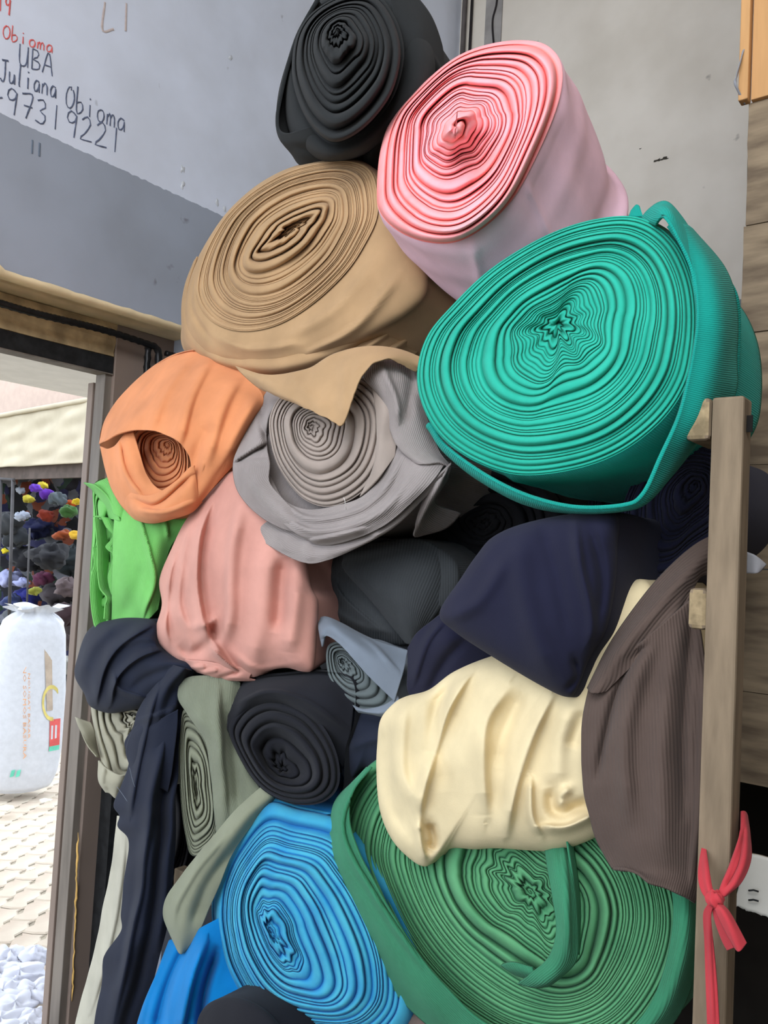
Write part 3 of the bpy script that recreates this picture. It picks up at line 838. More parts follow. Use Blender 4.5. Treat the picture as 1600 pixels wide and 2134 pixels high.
# white woven sack on the paving
m_sack = plain('white_woven_polypropylene', (198, 200, 204), 0.55, var=0.04, scale=30, bump=0.35)
sk = thing('woven_sack', 'tall stuffed white woven sack with red lettering standing outside the door', 'sack')
foot = soff(38, 1655, 0.0); dep = -(ROT.transposed() @ (foot - CAM)).z
mpp = dep / FPX
prof = [(0, .60), (.02, .86), (.1, .98), (.3, 1.05), (.5, 1.0), (.7, .93), (.85, .85), (.92, .74), (.955, .52), (.965, .42), (.985, .55), (1.0, .72)]
Hs = 388 * mpp; Rs = 80 * mpp
zz_ = np.linspace(0, 1, 60); n2 = 72
rr = np.interp(zz_, [p[0] for p in prof], [p[1] for p in prof]) * Rs
vd = (foot - CAM); vd.z = 0; vd.normalize(); sd = Vector((vd.y, -vd.x, 0))
V = []
for i, t in enumerate(zz_):
    for j in range(n2):
        ph = j / n2 * 2 * math.pi
        ruf = 1 + (0.16 * math.sin(9 * ph + 0.7) + 0.08 * math.sin(17 * ph)) * max(0, (t - 0.9) / 0.1) + 0.02 * math.sin(5 * ph + 6 * t) * (1 - abs(2 * t - 1))
        x = rr[i] * math.cos(ph) * ruf; y = rr[i] * math.sin(ph) * ruf * 0.62
        c = foot + vd * 0.12 + sd * (x + (t - 0.5) * 0.035) + vd * y
        c.z = t * Hs * (1 - 0.05 * math.cos(ph) * (1 - t)) + (0.02 * math.sin(4 * ph) * (t > 0.97))
        V.append(tuple(c))
F = [tuple(f) for f in grid_faces(60, n2, True)] + [tuple(range(n2))]
mesh_ob('bag', V, F, m_sack, sk)
m_or = plain('orange_print', (222, 165, 120), 0.7, bump=0); m_rp = plain('red_print', (214, 96, 92), 0.7, bump=0)
m_gp = plain('green_print', (110, 205, 175), 0.7, bump=0); m_yp = plain('yellow_print', (206, 190, 110), 0.7, bump=0); m_bp = plain('brown_print', (176, 160, 142), 0.7, bump=0)
def sackpt(px, py):
    """point on the front of the sack under a pixel"""
    t = min(max((1655 - py) / 360.0, 0.02), 0.98)
    p0 = foot + vd * 0.12
    r_ = float(np.interp(t, [p[0] for p in prof], [p[1] for p in prof])) * Rs
    rr_ = ray(px, py); k = (p0 - CAM).dot(vd) / rr_.dot(vd)
    q = CAM + rr_ * k
    x = (q - p0).dot(sd) - (t - 0.5) * 0.035
    yb = math.sqrt(max(0.0, 1 - min(0.995, (x / r_) ** 2))) * r_ * 0.62
    return CAM + rr_ * ((k * rr_.dot(vd) - yb - 0.006) / rr_.dot(vd))
def sackpoly(name, pts, m, sub=4):
    """printed patch: quad subdivided so that it follows the bag"""
    a, b, c, d = [np.array(p, float) for p in pts]
    V = []
    for i in range(sub + 1):
        for j in range(sub + 1):
            u, v = i / sub, j / sub
            p = (a * (1 - u) + b * u) * (1 - v) + (d * (1 - u) + c * u) * v
            V.append(tuple(sackpt(p[0], p[1])))
    return mesh_ob(name, V, grid_faces(sub + 1, sub + 1), m, sk)
def sacktext(txt, x, y0, y1, size, m, name):
    cu = bpy.data.curves.new('txt', 'FONT'); cu.body = txt; cu.size = 1.0; cu.resolution_u = 1
    tob = bpy.data.objects.new('txt', cu); COL.objects.link(tob)
    bpy.context.view_layer.update()
    me = bpy.data.meshes.new_from_object(tob.evaluated_get(bpy.context.evaluated_depsgraph_get()))
    bpy.data.objects.remove(tob); me.name = name
    co = np.array([v.co[:] for v in me.vertices]); w = co[:, 0].max()
    for v, c in zip(me.vertices, co):                    # letters run up the bag
        v.co = sackpt(x + c[1] * size * -1 + 0.0, y0 + (y1 - y0) * c[0] / w)
    o = bpy.data.objects.new(name, me); COL.objects.link(o); me.materials.append(m); o.parent = sk; o['kind'] = 'stuff'
    return o
sacktext('NO SOMOS BASURA', 48, 1388, 1582, -10, m_or, 'lettering')
sacktext('NOUGAT BASAR', 58, 1402, 1540, -7, m_or, 'lettering')
sackpoly('red_print', [(104, 1500), (126, 1497), (124, 1552), (103, 1556)], m_rp)
sackpoly('white_letter', [(107, 1512), (111, 1512), (110, 1540), (106, 1541)], m_sack)
sackpoly('white_letter', [(115, 1511), (119, 1511), (118, 1538), (114, 1539)], m_sack)
sackpoly('green_print', [(103, 1556), (124, 1552), (123, 1562), (102, 1566)], m_gp)
for x in (24, 36):
    sackpoly('green_mark', [(x, 1606), (x + 8, 1604), (x + 4, 1618), (x - 4, 1620)], m_gp)
sackpoly('brown_print', [(92, 1345), (108, 1343), (110, 1480), (98, 1482)], m_bp)
for k in range(12):
    th0, th1 = k / 12 * 4.2 + 1.4, (k + 1) / 12 * 4.2 + 1.4
    f = lambda t, r: (108 + r * 0.62 * math.cos(t), 1465 + r * 1.15 * math.sin(t))
    sackpoly('yellow_print', [f(th0, 26), f(th1, 26), f(th1, 33), f(th0, 33)], m_yp, sub=2)
# small pale litter and the white heap near the threshold
m_white = plain('white_paper', (214, 216, 226), 0.6, var=0.03)
lit = [(95, 1668, 12), (12, 1684, 15), (65, 1810, 6), (70, 1712, 5)]
for i, (x, y, s_) in enumerate(lit):
    c = soff(x, y, 0.012)
    ob = scrap('litter', c, s_ * mpp, plain('litter_%d' % i, (225, 218, 195), 0.8), 300 + i, flat=0.15)
    tag(ob, ['pale scrap of litter on the paving right of the sack', 'cream scrap of litter on the paving below the sack', 'tiny crumb of litter in the middle of the paving', 'tiny beige crumb on the paving just below the sack'][i], 'litter')
heap = [(20, 1998, 34), (70, 1992, 30), (40, 2040, 44), (5, 2075, 45), (72, 2070, 34), (30, 2110, 44), (70, 2120, 30), (-5, 2030, 36), (55, 2150, 40), (0, 2140, 44)]
hl = ['topmost white crumpled sheet of the white heap by the threshold', 'white crumpled sheet at the top right of the white heap', 'big white sheet in the middle of the white heap on the paving', 'white crumpled sheet at the left edge of the white heap', 'white crumpled sheet touching the door leaf in the white heap', 'white sheet low in the middle of the white heap', 'white crumpled sheet at the lower right of the white heap', 'white sheet at the upper left of the white heap', 'white sheet at the very bottom right of the white heap', 'white sheet at the very bottom left of the white heap']
for i, (x, y, s_) in enumerate(heap):
    c = soff(x, y, 0.05); dd = -(ROT.transposed() @ (c - CAM)).z
    ob = scrap('crumpled_sheet', c, s_ * dd / FPX, m_white, 400 + i, flat=0.5, n1=20, n2=30, amp=0.45)
    tag(ob, hl[i], 'sheet', 'white crumpled sheets heaped by the threshold')
# ================================================================ the cloth rolls
GR = 'fabric rolls piled on the rack'
C_char = cloth('charcoal_jersey', (40, 43, 44), sheen=0.15, rib=0)
C_tan = cloth('camel_jersey', (196, 160, 118))
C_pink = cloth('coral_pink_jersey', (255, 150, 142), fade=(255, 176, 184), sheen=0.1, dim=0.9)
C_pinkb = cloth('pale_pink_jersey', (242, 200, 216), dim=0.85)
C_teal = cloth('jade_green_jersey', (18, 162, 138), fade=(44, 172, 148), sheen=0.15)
C_tealb = cloth('jade_rib', (14, 160, 144), rib=500, sheen=0.15)
C_taupe = cloth('mouse_grey_jersey', (176, 161, 150))
C_tauper = cloth('mouse_grey_rib', (164, 154, 150), rib=420)
C_orange = cloth('apricot_jersey', (242, 158, 106))
C_lime = cloth('lime_rib', (126, 208, 108), rib=420)
C_rose = cloth('dusty_pink_jersey', (226, 164, 148))
C_navy = cloth('navy_jersey', (33, 39, 56), sheen=0.12)
C_navy2 = cloth('deep_navy_jersey', (30, 31, 54), sheen=0.12)
C_ink = cloth('ink_black_jersey', (30, 31, 38), sheen=0.12)
C_stone = cloth('stone_grey_jersey', (176, 172, 150))
C_sage = cloth('sage_jersey', (146, 150, 126))
C_sager = cloth('sage_rib', (134, 140, 118), rib=420)
C_slate = cloth('slate_rib', (64, 67, 69), rib=380, sheen=0.15)
C_bluegrey = cloth('blue_grey_jersey', (128, 138, 150))
C_greygreen = cloth('grey_green_jersey', (106, 116, 116))
C_cream = cloth('cream_jersey', (248, 228, 182), sheen=0.15)
C_brown = cloth('cocoa_rib', (98, 82, 74), rib=300, sheen=0.15)
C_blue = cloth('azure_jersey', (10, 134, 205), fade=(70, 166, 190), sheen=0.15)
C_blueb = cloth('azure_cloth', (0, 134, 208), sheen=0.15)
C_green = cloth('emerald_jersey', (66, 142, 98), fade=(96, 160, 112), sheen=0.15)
C_greenr = cloth('emerald_rib', (62, 142, 104), rib=420, sheen=0.15)
pi = math.pi

def fabric_roll(label):
    return thing('fabric_roll', label, 'fabric roll', group=GR)

OFFS[0] = -0.1
# ---- jade green roll (the biggest, upper right)
r = fabric_roll('large jade green cloth roll on its side, biggest roll at the upper right')
ol = [(944, 634), (1020, 562), (1113, 503), (1202, 466), (1295, 450), (1356, 463), (1405, 503), (1436, 564), (1450, 634), (1448, 719), (1431, 799), (1382, 874), (1300, 939), (1202, 977), (1084, 990), (991, 962), (920, 911), (880, 845), (869, 775), (890, 700)]
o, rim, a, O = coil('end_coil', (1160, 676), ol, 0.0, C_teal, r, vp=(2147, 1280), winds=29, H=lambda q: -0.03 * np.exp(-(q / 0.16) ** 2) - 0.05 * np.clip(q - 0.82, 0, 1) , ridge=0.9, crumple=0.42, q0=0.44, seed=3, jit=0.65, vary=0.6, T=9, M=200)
body('outer_wrap', rim, a, 0.36, C_tealb, r, swell=0.025, wr=0.006, seed=4, folds=((1.2, .05, .006, .8), (4.6, .04, .006, -.6)))
# long loose outer layer with a crisp front edge
edge = [(1392, 470, -0.03), (1436, 540, -0.035), (1452, 640, -0.045), (1444, 730, -0.05), (1415, 860, -0.055), (1372, 960, -0.06), (1338, 1030, -0.06), (1300, 1052, -0.06), (1200, 1056, -0.055), (1100, 1032, -0.045), (1010, 988, -0.02), (930, 930, 0.01), (895, 880, 0.05)]
mid = [(1425, 470, 0.01), (1478, 548, 0.00), (1502, 640, -0.01), (1500, 740, -0.01), (1470, 860, -0.01), (1410, 960, 0.0), (1352, 1040, -0.02), (1300, 1062, -0.03), (1200, 1066, -0.03), (1095, 1044, -0.02), (1000, 996, 0.005), (925, 938, 0.03), (890, 885, 0.06)]
back = [(1440, 478, 0.10), (1508, 560, 0.12), (1532, 640, 0.12), (1532, 740, 0.12), (1525, 830, 0.12), (1450, 925, 0.12), (1370, 1020, 0.10), (1310, 1055, 0.1), (1200, 1068, 0.08), (1095, 1050, 0.08), (1000, 1000, 0.08), (930, 944, 0.09), (890, 890, 0.1)]
patch('loose_layer', [edge, mid, back], C_tealb, r, th=0.006, nu=160, nv=40, wr=0.002, seed=5)
# flap peeled up at the top right
patch('flap', [[(1338, 455, 0.05), (1350, 440, 0.045), (1372, 424, 0.04), (1392, 424, 0.03), (1420, 455, 0.03), (1452, 505, 0.03)],
               [(1350, 462, 0.02), (1362, 455, 0.0), (1380, 440, -0.02), (1400, 445, -0.02), (1435, 500, -0.01), (1475, 560, 0.0)],
               [(1368, 470, 0.0), (1374, 460, -0.02), (1386, 452, -0.04), (1408, 490, -0.045), (1440, 560, -0.04), (1452, 640, -0.045)]], C_tealb, r, th=0.005, nu=50, nv=30)
patch('back_fold', [[(1452, 500, 0.05), (1500, 560, 0.12), (1536, 620, 0.16), (1540, 720, 0.2), (1533, 830, 0.22)],
                    [(1425, 520, 0.05), (1470, 590, 0.10), (1515, 640, 0.14), (1512, 720, 0.16), (1500, 830, 0.18)]], C_tealb, r, th=0.006, nu=60, nv=20,
      creases=[([(1440, 520), (1500, 600), (1520, 830)], 10, 0.012, .6)])
patch('corner_tip', [[(1316, 440, 0.06), (1326, 428, 0.06), (1332, 432, 0.06)], [(1310, 452, 0.05), (1322, 452, 0.05), (1340, 452, 0.05)]], C_tealb, r, th=0.004, nu=14, nv=12)

OFFS[0] = 0.0
# ---- pink roll
r = fabric_roll('bright pink cloth roll with a cone of layers standing out of its end')
ol = [(785, 400), (793, 310), (820, 240), (875, 180), (940, 125), (1000, 97), (1070, 84), (1130, 90), (1164, 120), (1172, 165), (1160, 225), (1125, 310), (1075, 405), (1020, 465), (955, 503), (890, 505), (830, 482), (793, 445)]
Hp = lambda q: 0.11 * np.exp(-(q / 0.22) ** 2) - 0.012 * np.exp(-(q / 0.05) ** 2) + 0.012 * np.exp(-((q - 0.8) / 0.15) ** 2) - 0.01 - 0.03 * np.clip(q - 0.9, 0, 1) * 5
o, rim, a, O = coil('end_coil', (950, 262), ol, -0.03, C_pink, r, vp=(2200, 2175), winds=17, H=Hp, ridge=1.35, crumple=0.27, q0=0.8, vary=0.8, seed=14, jit=0.6, T=9, M=200, power=1.0, core=0.35)
body('outer_wrap', rim, a, 0.40, C_pinkb, r, swell=0.03, wr=0.008, seed=6, taper=0.10, rings=70, hoops=((0.33, .018, .016), (0.27, .03, -.006), (0.10, .03, .004)), folds=((4.2, .04, .008, .8), (1.0, .05, .007, -1.2), (1.6, .05, .007, -1.5), (5.0, .05, .006, 2)))

OFFS[0] = 0.06
# ---- camel roll
r = fabric_roll('large camel tan cloth roll with a crumpled slot at its centre')
ol = [(421, 540), (462, 462), (510, 412), (560, 378), (612, 354), (680, 338), (736, 337), (772, 356), (786, 400), (786, 450), (765, 500), (722, 566), (650, 634), (575, 678), (500, 690), (440, 668), (408, 615)]
o, rim, a, O = coil('end_coil', (604, 478), ol, 0.0, C_tan, r, vp=(2147, 1500), winds=27, H=lambda q: -0.012 * np.exp(-(q / 0.2) ** 2) + 0.02 * (1 - q), ridge=0.75, crumple=0.38, q0=0.3, seed=8, slot=(-0.48, 0.5), T=8, M=200, jit=0.8, vary=0.8)
ol_b = [(382, 650), (396, 575), (424, 515), (465, 452), (512, 404), (560, 370), (614, 346), (680, 332), (740, 330), (790, 360), (840, 440), (885, 540), (890, 610), (850, 655), (790, 690), (730, 718), (650, 748), (580, 764), (500, 764), (435, 745), (395, 705)]
shoulder('outer_wrap', (604, 478), ol, ol_b, 0.0, 0.07, C_tan, r, vp=(2147, 1500), L=0.34, seed=9, inset=0.004, wr=0.008,
         creases=[([(600, 700), (700, 640), (780, 540)], 16, 0.010, .5), ([(640, 735), (740, 680), (830, 570)], 12, 0.014, .6), ([(450, 700), (520, 725), (620, 715)], 12, 0.010, .6), ([(410, 560), (400, 640), (440, 710)], 7, -0.012, .5)])
patch('loose_layer', [[(412, 535, 0.03), (394, 590, 0.03), (392, 640, 0.025), (412, 690, 0.01), (455, 728, 0.0), (510, 745, -0.01), (590, 745, -0.01), (680, 715, 0.0), (775, 655, 0.03), (845, 580, 0.07)],
                      [(404, 548, 0.05), (386, 600, 0.045), (380, 655, 0.04), (394, 706, 0.025), (440, 745, 0.005), (500, 764, 0.0), (588, 768, 0.0), (690, 738, 0.01), (790, 680, 0.05), (880, 600, 0.11)],
                      [(412, 560, 0.11), (392, 610, 0.11), (382, 670, 0.12), (384, 728, 0.10), (434, 756, 0.06), (498, 776, 0.05), (588, 780, 0.05), (692, 750, 0.06), (800, 700, 0.12), (905, 612, 0.22)]],
      C_tan, r, th=0.004, nu=140, nv=40, wr=0.003, seed=3)
patch('under_layer', [[(640, 745, 0.05), (700, 722, 0.05), (770, 680, 0.08), (830, 640, 0.12), (900, 600, 0.2)],
                      [(690, 750, 0.04), (760, 728, 0.05), (810, 700, 0.08), (860, 665, 0.14), (925, 628, 0.22)],
                      [(760, 790, 0.16), (820, 775, 0.16), (860, 745, 0.18), (900, 705, 0.2), (950, 650, 0.26)]], C_tan, r, th=0.004, nu=60, nv=40, wr=0.004,
      creases=[([(720, 745), (790, 705), (880, 640)], 6, 0.014, .6), ([(730, 765), (830, 720), (900, 665)], 7, 0.012, .6)])
OFFS[0] = 0.0
patch('tail', [[(488, 762, -0.02), (560, 782, -0.05), (640, 768, -0.06), (700, 735, -0.05), (770, 722, -0.02), (830, 728, 0.02), (884, 748, 0.06)],
               [(505, 780, -0.03), (575, 800, -0.07), (650, 800, -0.075), (705, 775, -0.07), (762, 742, -0.05), (825, 737, 0.0), (880, 762, 0.05)],
               [(530, 802, -0.03), (596, 826, -0.08), (664, 838, -0.085), (712, 815, -0.08), (752, 765, -0.07), (815, 745, -0.02), (872, 770, 0.05)],
               [(546, 812, -0.03), (620, 842, -0.08), (690, 876, -0.095), (714, 884, -0.095), (754, 786, -0.08), (800, 748, -0.04), (868, 776, 0.05)]], C_tan, r, th=0.003, nu=90, nv=50, wr=0.003, ragged=2.0,
      creases=[([(600, 780), (680, 860)], 14, 0.006), ([(720, 760), (715, 870)], 12, 0.006)])

OFFS[0] = 0.12
# ---- charcoal roll at the top
r = fabric_roll('charcoal cloth roll with a loose collar of cloth at the very top')
ol = [(608, 150), (618, 75), (655, 22), (720, -12), (785, -10), (825, 40), (842, 110), (825, 190), (785, 250), (735, 290), (690, 300), (650, 268), (622, 215)]
o, rim, a, O = coil('end_coil', (702, 62), ol, -0.02, C_char, r, vp=(2147, 2000), winds=10, H=lambda q: 0.12 * (1 - q) - 0.02 * np.exp(-(q / 0.2) ** 2), ridge=1.0, crumple=0.3, q0=0.35, seed=21, jit=0.4, T=10, M=180)
shoulder('outer_wrap', (702, 62), ol, [(590, 210), (604, 120), (636, 40), (700, -25), (800, -25), (870, 20), (905, 100), (900, 180), (850, 240), (790, 300), (740, 330), (670, 335), (610, 290)], 0.0, 0.11, C_char, r, vp=(2147, 2000), L=0.14, seed=22, inset=0.02)
patch('collar', [[(668, -12, 0.02), (622, 70, 0.0), (590, 170, -0.02), (577, 245, -0.05), (590, 278, -0.07), (650, 262, -0.10), (730, 225, -0.10), (800, 165, -0.07), (832, 110, -0.03)],
                 [(662, 0, 0.06), (616, 90, 0.04), (588, 180, 0.02), (580, 256, -0.02), (596, 300, -0.05), (655, 292, -0.08), (735, 255, -0.08), (800, 190, -0.05), (845, 130, 0.0)],
                 [(680, 20, 0.12), (640, 110, 0.12), (612, 200, 0.10), (602, 280, 0.05), (622, 338, 0.0), (665, 346, 0.0), (735, 328, 0.0), (790, 262, 0.02), (850, 190, 0.06)]], C_char, r, th=0.009, nu=120, nv=36, wr=0.003,
      creases=[([(600, 300), (680, 310), (760, 270)], 9, -0.006)])
patch('flap', [[(812, -20, -0.02), (850, -20, 0.02), (895, 30, 0.05), (918, 90, 0.08), (923, 135, 0.1)],
               [(822, 50, -0.035), (850, 50, -0.02), (880, 70, 0.0), (905, 110, 0.04), (922, 150, 0.08)],
               [(836, 110, -0.03), (852, 122, -0.03), (880, 125, -0.01), (902, 132, 0.03), (920, 160, 0.07)],
               [(835, 140, 0.03), (850, 158, 0.02), (870, 168, 0.03), (890, 172, 0.05), (915, 178, 0.08)]], C_char, r, th=0.006, nu=50, nv=40)
patch('lower_fold', [[(825, 140, 0.0), (850, 165, 0.0), (880, 178, 0.03), (900, 190, 0.08)],
                     [(790, 190, -0.05), (812, 210, -0.05), (838, 220, -0.02), (865, 220, 0.05)],
                     [(756, 290, -0.03), (775, 300, -0.04), (792, 290, -0.02), (820, 270, 0.06)],
                     [(745, 320, 0.02), (768, 345, 0.0), (788, 352, 0.02), (800, 345, 0.06)]], C_char, r, th=0.006, nu=40, nv=50,
      creases=[([(790, 190), (800, 240), (775, 330)], 9, 0.01), ([(770, 260), (795, 250), (840, 235)], 8, -0.012)])

OFFS[0] = 0.03
# ---- mouse grey roll below the camel tail
r = fabric_roll('mouse grey cloth roll under the camel tail, framed by its own loose folds')
ol = [(563, 915), (562, 868), (585, 825), (635, 795), (700, 780), (760, 790), (800, 830), (815, 880), (803, 950), (775, 1005), (730, 1042), (680, 1056), (636, 1042), (603, 1010), (576, 965)]
o, rim, a, O = coil('end_coil', (648, 888), ol, -0.03, C_taupe, r, vp=(2147, 1250), winds=13, H=lambda q: 0.03 * (1 - q) - 0.02 * np.exp(-(q / 0.15) ** 2), ridge=0.95, crumple=0.28, q0=0.3, seed=31, jit=0.3, T=10, M=180)
shoulder('outer_wrap', (648, 888), ol, [(515, 950), (525, 890), (550, 840), (600, 812), (680, 775), (770, 765), (850, 790), (890, 870), (900, 950), (870, 1020), (800, 1070), (720, 1100), (640, 1105), (570, 1070), (530, 1010)], -0.01, 0.05, C_tauper, r, vp=(2147, 1250), L=0.30, seed=32, inset=0.01)
patch('left_flap', [[(596, 812, 0.05), (560, 812, 0.04), (535, 860, 0.02), (498, 930, -0.02), (486, 975, -0.04), (500, 1030, -0.05), (545, 1078, -0.06), (600, 1105, -0.06), (640, 1104, -0.05)],
                    [(602, 820, 0.03), (570, 828, 0.0), (550, 870, -0.02), (535, 925, -0.045), (520, 965, -0.06), (532, 1010, -0.075), (568, 1056, -0.075), (612, 1088, -0.07), (650, 1095, -0.05)],
                    [(612, 836, 0.01), (578, 845, -0.01), (560, 872, -0.02), (556, 920, -0.03), (562, 965, -0.05), (562, 1005, -0.06), (590, 1040, -0.06), (622, 1070, -0.05), (660, 1085, -0.04)]], C_tauper, r, th=0.004, nu=100, nv=40, wr=0.002, uvrot=True,
      creases=[([(490, 965), (530, 940), (558, 925)], 9, -0.03, .7), ([(555, 830), (545, 880), (560, 920)], 8, -0.02)])
patch('lower_folds', [[(560, 985, -0.02), (590, 1040, -0.035), (640, 1062, -0.045), (700, 1055, -0.05), (755, 1035, -0.05), (800, 985, -0.045), (830, 920, -0.03), (850, 900, -0.01)],
                      [(555, 1010, -0.04), (590, 1070, -0.055), (640, 1090, -0.065), (710, 1085, -0.07), (770, 1060, -0.07), (828, 1015, -0.06), (848, 960, -0.045), (856, 915, -0.02)],
                      [(560, 1040, -0.05), (600, 1098, -0.07), (655, 1118, -0.075), (720, 1112, -0.08), (790, 1078, -0.08), (850, 1030, -0.07), (880, 990, -0.05), (895, 950, -0.03)],
                      [(600, 1090, -0.03), (630, 1115, -0.05), (670, 1135, -0.06), (730, 1125, -0.07), (800, 1095, -0.07), (860, 1045, -0.06), (905, 1000, -0.04), (925, 970, -0.02)]], C_tauper, r, th=0.004, nu=110, nv=60, wr=0.002, uvrot=True,
      creases=[([(575, 1035), (640, 1078), (720, 1070), (790, 1030), (838, 950)], 9, 0.014, .7), ([(590, 1075), (650, 1105), (730, 1095), (800, 1060), (850, 1000)], 9, 0.014, .7), ([(640, 1128), (700, 1115), (760, 1100)], 8, 0.014, .6)])
patch('skirt', [[(546, 1062, -0.02), (590, 1095, -0.04), (640, 1122, -0.05), (700, 1128, -0.055), (770, 1108, -0.05), (830, 1075, -0.05), (890, 1015, -0.04), (940, 965, -0.02)],
                [(525, 1085, -0.03), (580, 1120, -0.05), (632, 1148, -0.06), (690, 1150, -0.065), (760, 1128, -0.06), (825, 1090, -0.05), (880, 1040, -0.03), (938, 980, -0.01)],
                [(509, 1100, -0.025), (566, 1140, -0.05), (620, 1168, -0.06), (665, 1172, -0.06), (740, 1142, -0.055), (818, 1100, -0.045), (875, 1045, -0.02), (930, 1000, 0.0)]], C_tauper, r, th=0.004, nu=100, nv=36, wr=0.002, uvrot=True,
      creases=[([(600, 1110), (590, 1150)], 14, 0.006), ([(640, 1120), (645, 1170)], 10, 0.006), ([(790, 1085), (780, 1120)], 10, 0.008)])
patch('right_flap', [[(768, 770, -0.02), (782, 755, -0.03), (815, 752, 0.0), (845, 750, 0.03), (868, 762, 0.06)],
                     [(762, 790, -0.045), (790, 790, -0.06), (818, 800, -0.04), (850, 800, 0.0), (876, 810, 0.05)],
                     [(795, 830, -0.045), (812, 850, -0.055), (832, 870, -0.05), (868, 870, -0.02), (890, 880, 0.02)],
                     [(815, 900, -0.05), (828, 925, -0.055), (850, 935, -0.05), (885, 935, -0.03), (915, 940, -0.005)],
                     [(850, 950, -0.04), (868, 965, -0.045), (890, 968, -0.045), (918, 965, -0.03), (942, 975, -0.01)]], C_tauper, r, th=0.005, nu=60, nv=80, wr=0.003,
      creases=[([(795, 760), (825, 830), (830, 880)], 9, 0.016, .5), ([(840, 755), (855, 800), (845, 880)], 10, -0.016), ([(860, 760), (878, 830)], 8, 0.01)])
patch('corner_fold', [[(935, 970, -0.02), (925, 990, -0.03), (905, 1010, -0.02)],
                      [(932, 1000, 0.02), (905, 1035, -0.01), (880, 1050, 0.0)],
                      [(905, 1045, 0.06), (885, 1080, 0.04), (862, 1112, 0.04)],
                      [(960, 1070, 0.15), (930, 1100, 0.15), (870, 1118, 0.10)]], C_tauper, r, th=0.004, nu=40, nv=40, creases=[([(930, 985), (890, 1050), (865, 1110)], 8, 0.014)])
patch('inner_strip', [[(776, 800, -0.035), (784, 798, -0.035), (800, 830, -0.03)], [(785, 870, -0.05), (800, 860, -0.06), (812, 850, -0.05)], [(782, 960, -0.045), (795, 930, -0.055), (825, 910, -0.04)], [(750, 1035, -0.05), (790, 995, -0.06), (822, 950, -0.04)]], C_taupe, r, th=0.004, nu=30, nv=50)
th = tube('loose_thread', [pt(716, 1036, -0.1), pt(719, 1046, -0.105), pt(720, 1056, -0.1), pt(722, 1062, -0.09)], 0.0006, plain('white_thread', (225, 222, 215), 0.8), r, seg=5, n=12)

OFFS[0] = 0.04
# ---- apricot roll
r = fabric_roll('apricot orange cloth roll whose hooded cover opens on its coiled end')
ol_in = [(268, 905), (300, 885), (345, 885), (385, 915), (398, 970), (385, 1030), (345, 1060), (300, 1055), (270, 1010), (258, 950)]
o, rim_i, a, O = coil('end_coil', (352, 925), ol_in, 0.03, C_orange, r, vp=(2147, 1350), winds=10, H=lambda q: 0.0 * q, ridge=0.9, crumple=0.12, q0=0.5, seed=41, T=9, M=140)
ol = [(208, 926), (212, 890), (229, 860), (255, 825), (283, 795), (332, 756), (391, 732), (442, 735), (494, 766), (530, 800), (548, 830), (530, 870), (510, 915), (494, 961), (449, 1005), (420, 1045), (398, 1066), (374, 1074), (322, 1087), (286, 1082), (257, 1057), (238, 1023), (222, 975)]
rimo = on_plane(*[catmull(ol, 220, closed=True)[:, i] for i in (0, 1)], np.zeros(220), n=a, o=O)
body('outer_wrap', rimo, a, 0.36, C_orange, r, swell=0.02, wr=0.006, seed=42)
cr = [([(395, 745), (345, 820), (312, 900)], 22, 0.014, .5), ([(440, 745), (400, 830), (372, 930)], 20, 0.016, .55), ([(500, 785), (465, 850), (430, 960)], 20, 0.016, .5),
      ([(535, 830), (500, 890), (470, 960)], 14, 0.012, .4), ([(445, 880), (415, 940), (398, 1010)], 16, -0.014)]
patch('hood', [[(208, 926, 0.0), (222, 872, 0.02), (262, 815, 0.03), (330, 757, 0.05), (391, 732, 0.06), (442, 735, 0.06), (494, 766, 0.05), (530, 800, 0.03), (548, 832, 0.02), (528, 880, 0.01), (508, 925, 0.0), (494, 961, 0.0)],
               [(212, 922, -0.03), (240, 885, -0.035), (285, 840, -0.03), (340, 800, -0.02), (391, 780, -0.015), (435, 785, -0.015), (475, 810, -0.015), (505, 840, -0.02), (520, 865, -0.02), (505, 905, -0.02), (490, 945, -0.02), (475, 980, -0.01)],
               [(215, 920, -0.05), (245, 898, -0.065), (290, 865, -0.07), (335, 845, -0.065), (380, 840, -0.065), (420, 850, -0.06), (450, 870, -0.06), (470, 895, -0.055), (478, 915, -0.05), (468, 950, -0.045), (452, 985, -0.04), (440, 1020, -0.03)],
               [(218, 921, -0.055), (248, 905, -0.08), (280, 897, -0.085), (320, 898, -0.09), (348, 908, -0.09), (370, 918, -0.09), (385, 935, -0.085), (395, 955, -0.08), (400, 985, -0.08), (405, 1010, -0.07), (408, 1040, -0.06), (402, 1062, -0.04)]],
      C_orange, r, th=0.005, nu=150, nv=90, wr=0.002, creases=cr)
patch('left_band', [[(209, 930, -0.02), (226, 935, -0.04), (245, 925, -0.05), (262, 905, -0.06), (280, 900, -0.055)],
                    [(222, 985, -0.02), (238, 985, -0.045), (255, 975, -0.06), (275, 960, -0.065), (292, 945, -0.05)],
                    [(240, 1030, -0.02), (255, 1025, -0.045), (272, 1012, -0.06), (292, 1000, -0.065), (306, 990, -0.05)],
                    [(262, 1062, -0.02), (275, 1052, -0.045), (292, 1040, -0.06), (312, 1030, -0.065), (330, 1018, -0.06)], [(290, 1080, 0.0), (305, 1072, -0.03), (322, 1062, -0.05), (345, 1048, -0.06), (372, 1030, -0.06)]], C_orange, r, th=0.005, nu=50, nv=60, creases=[([(248, 915), (262, 985), (300, 1040)], 8, 0.012, .6)])
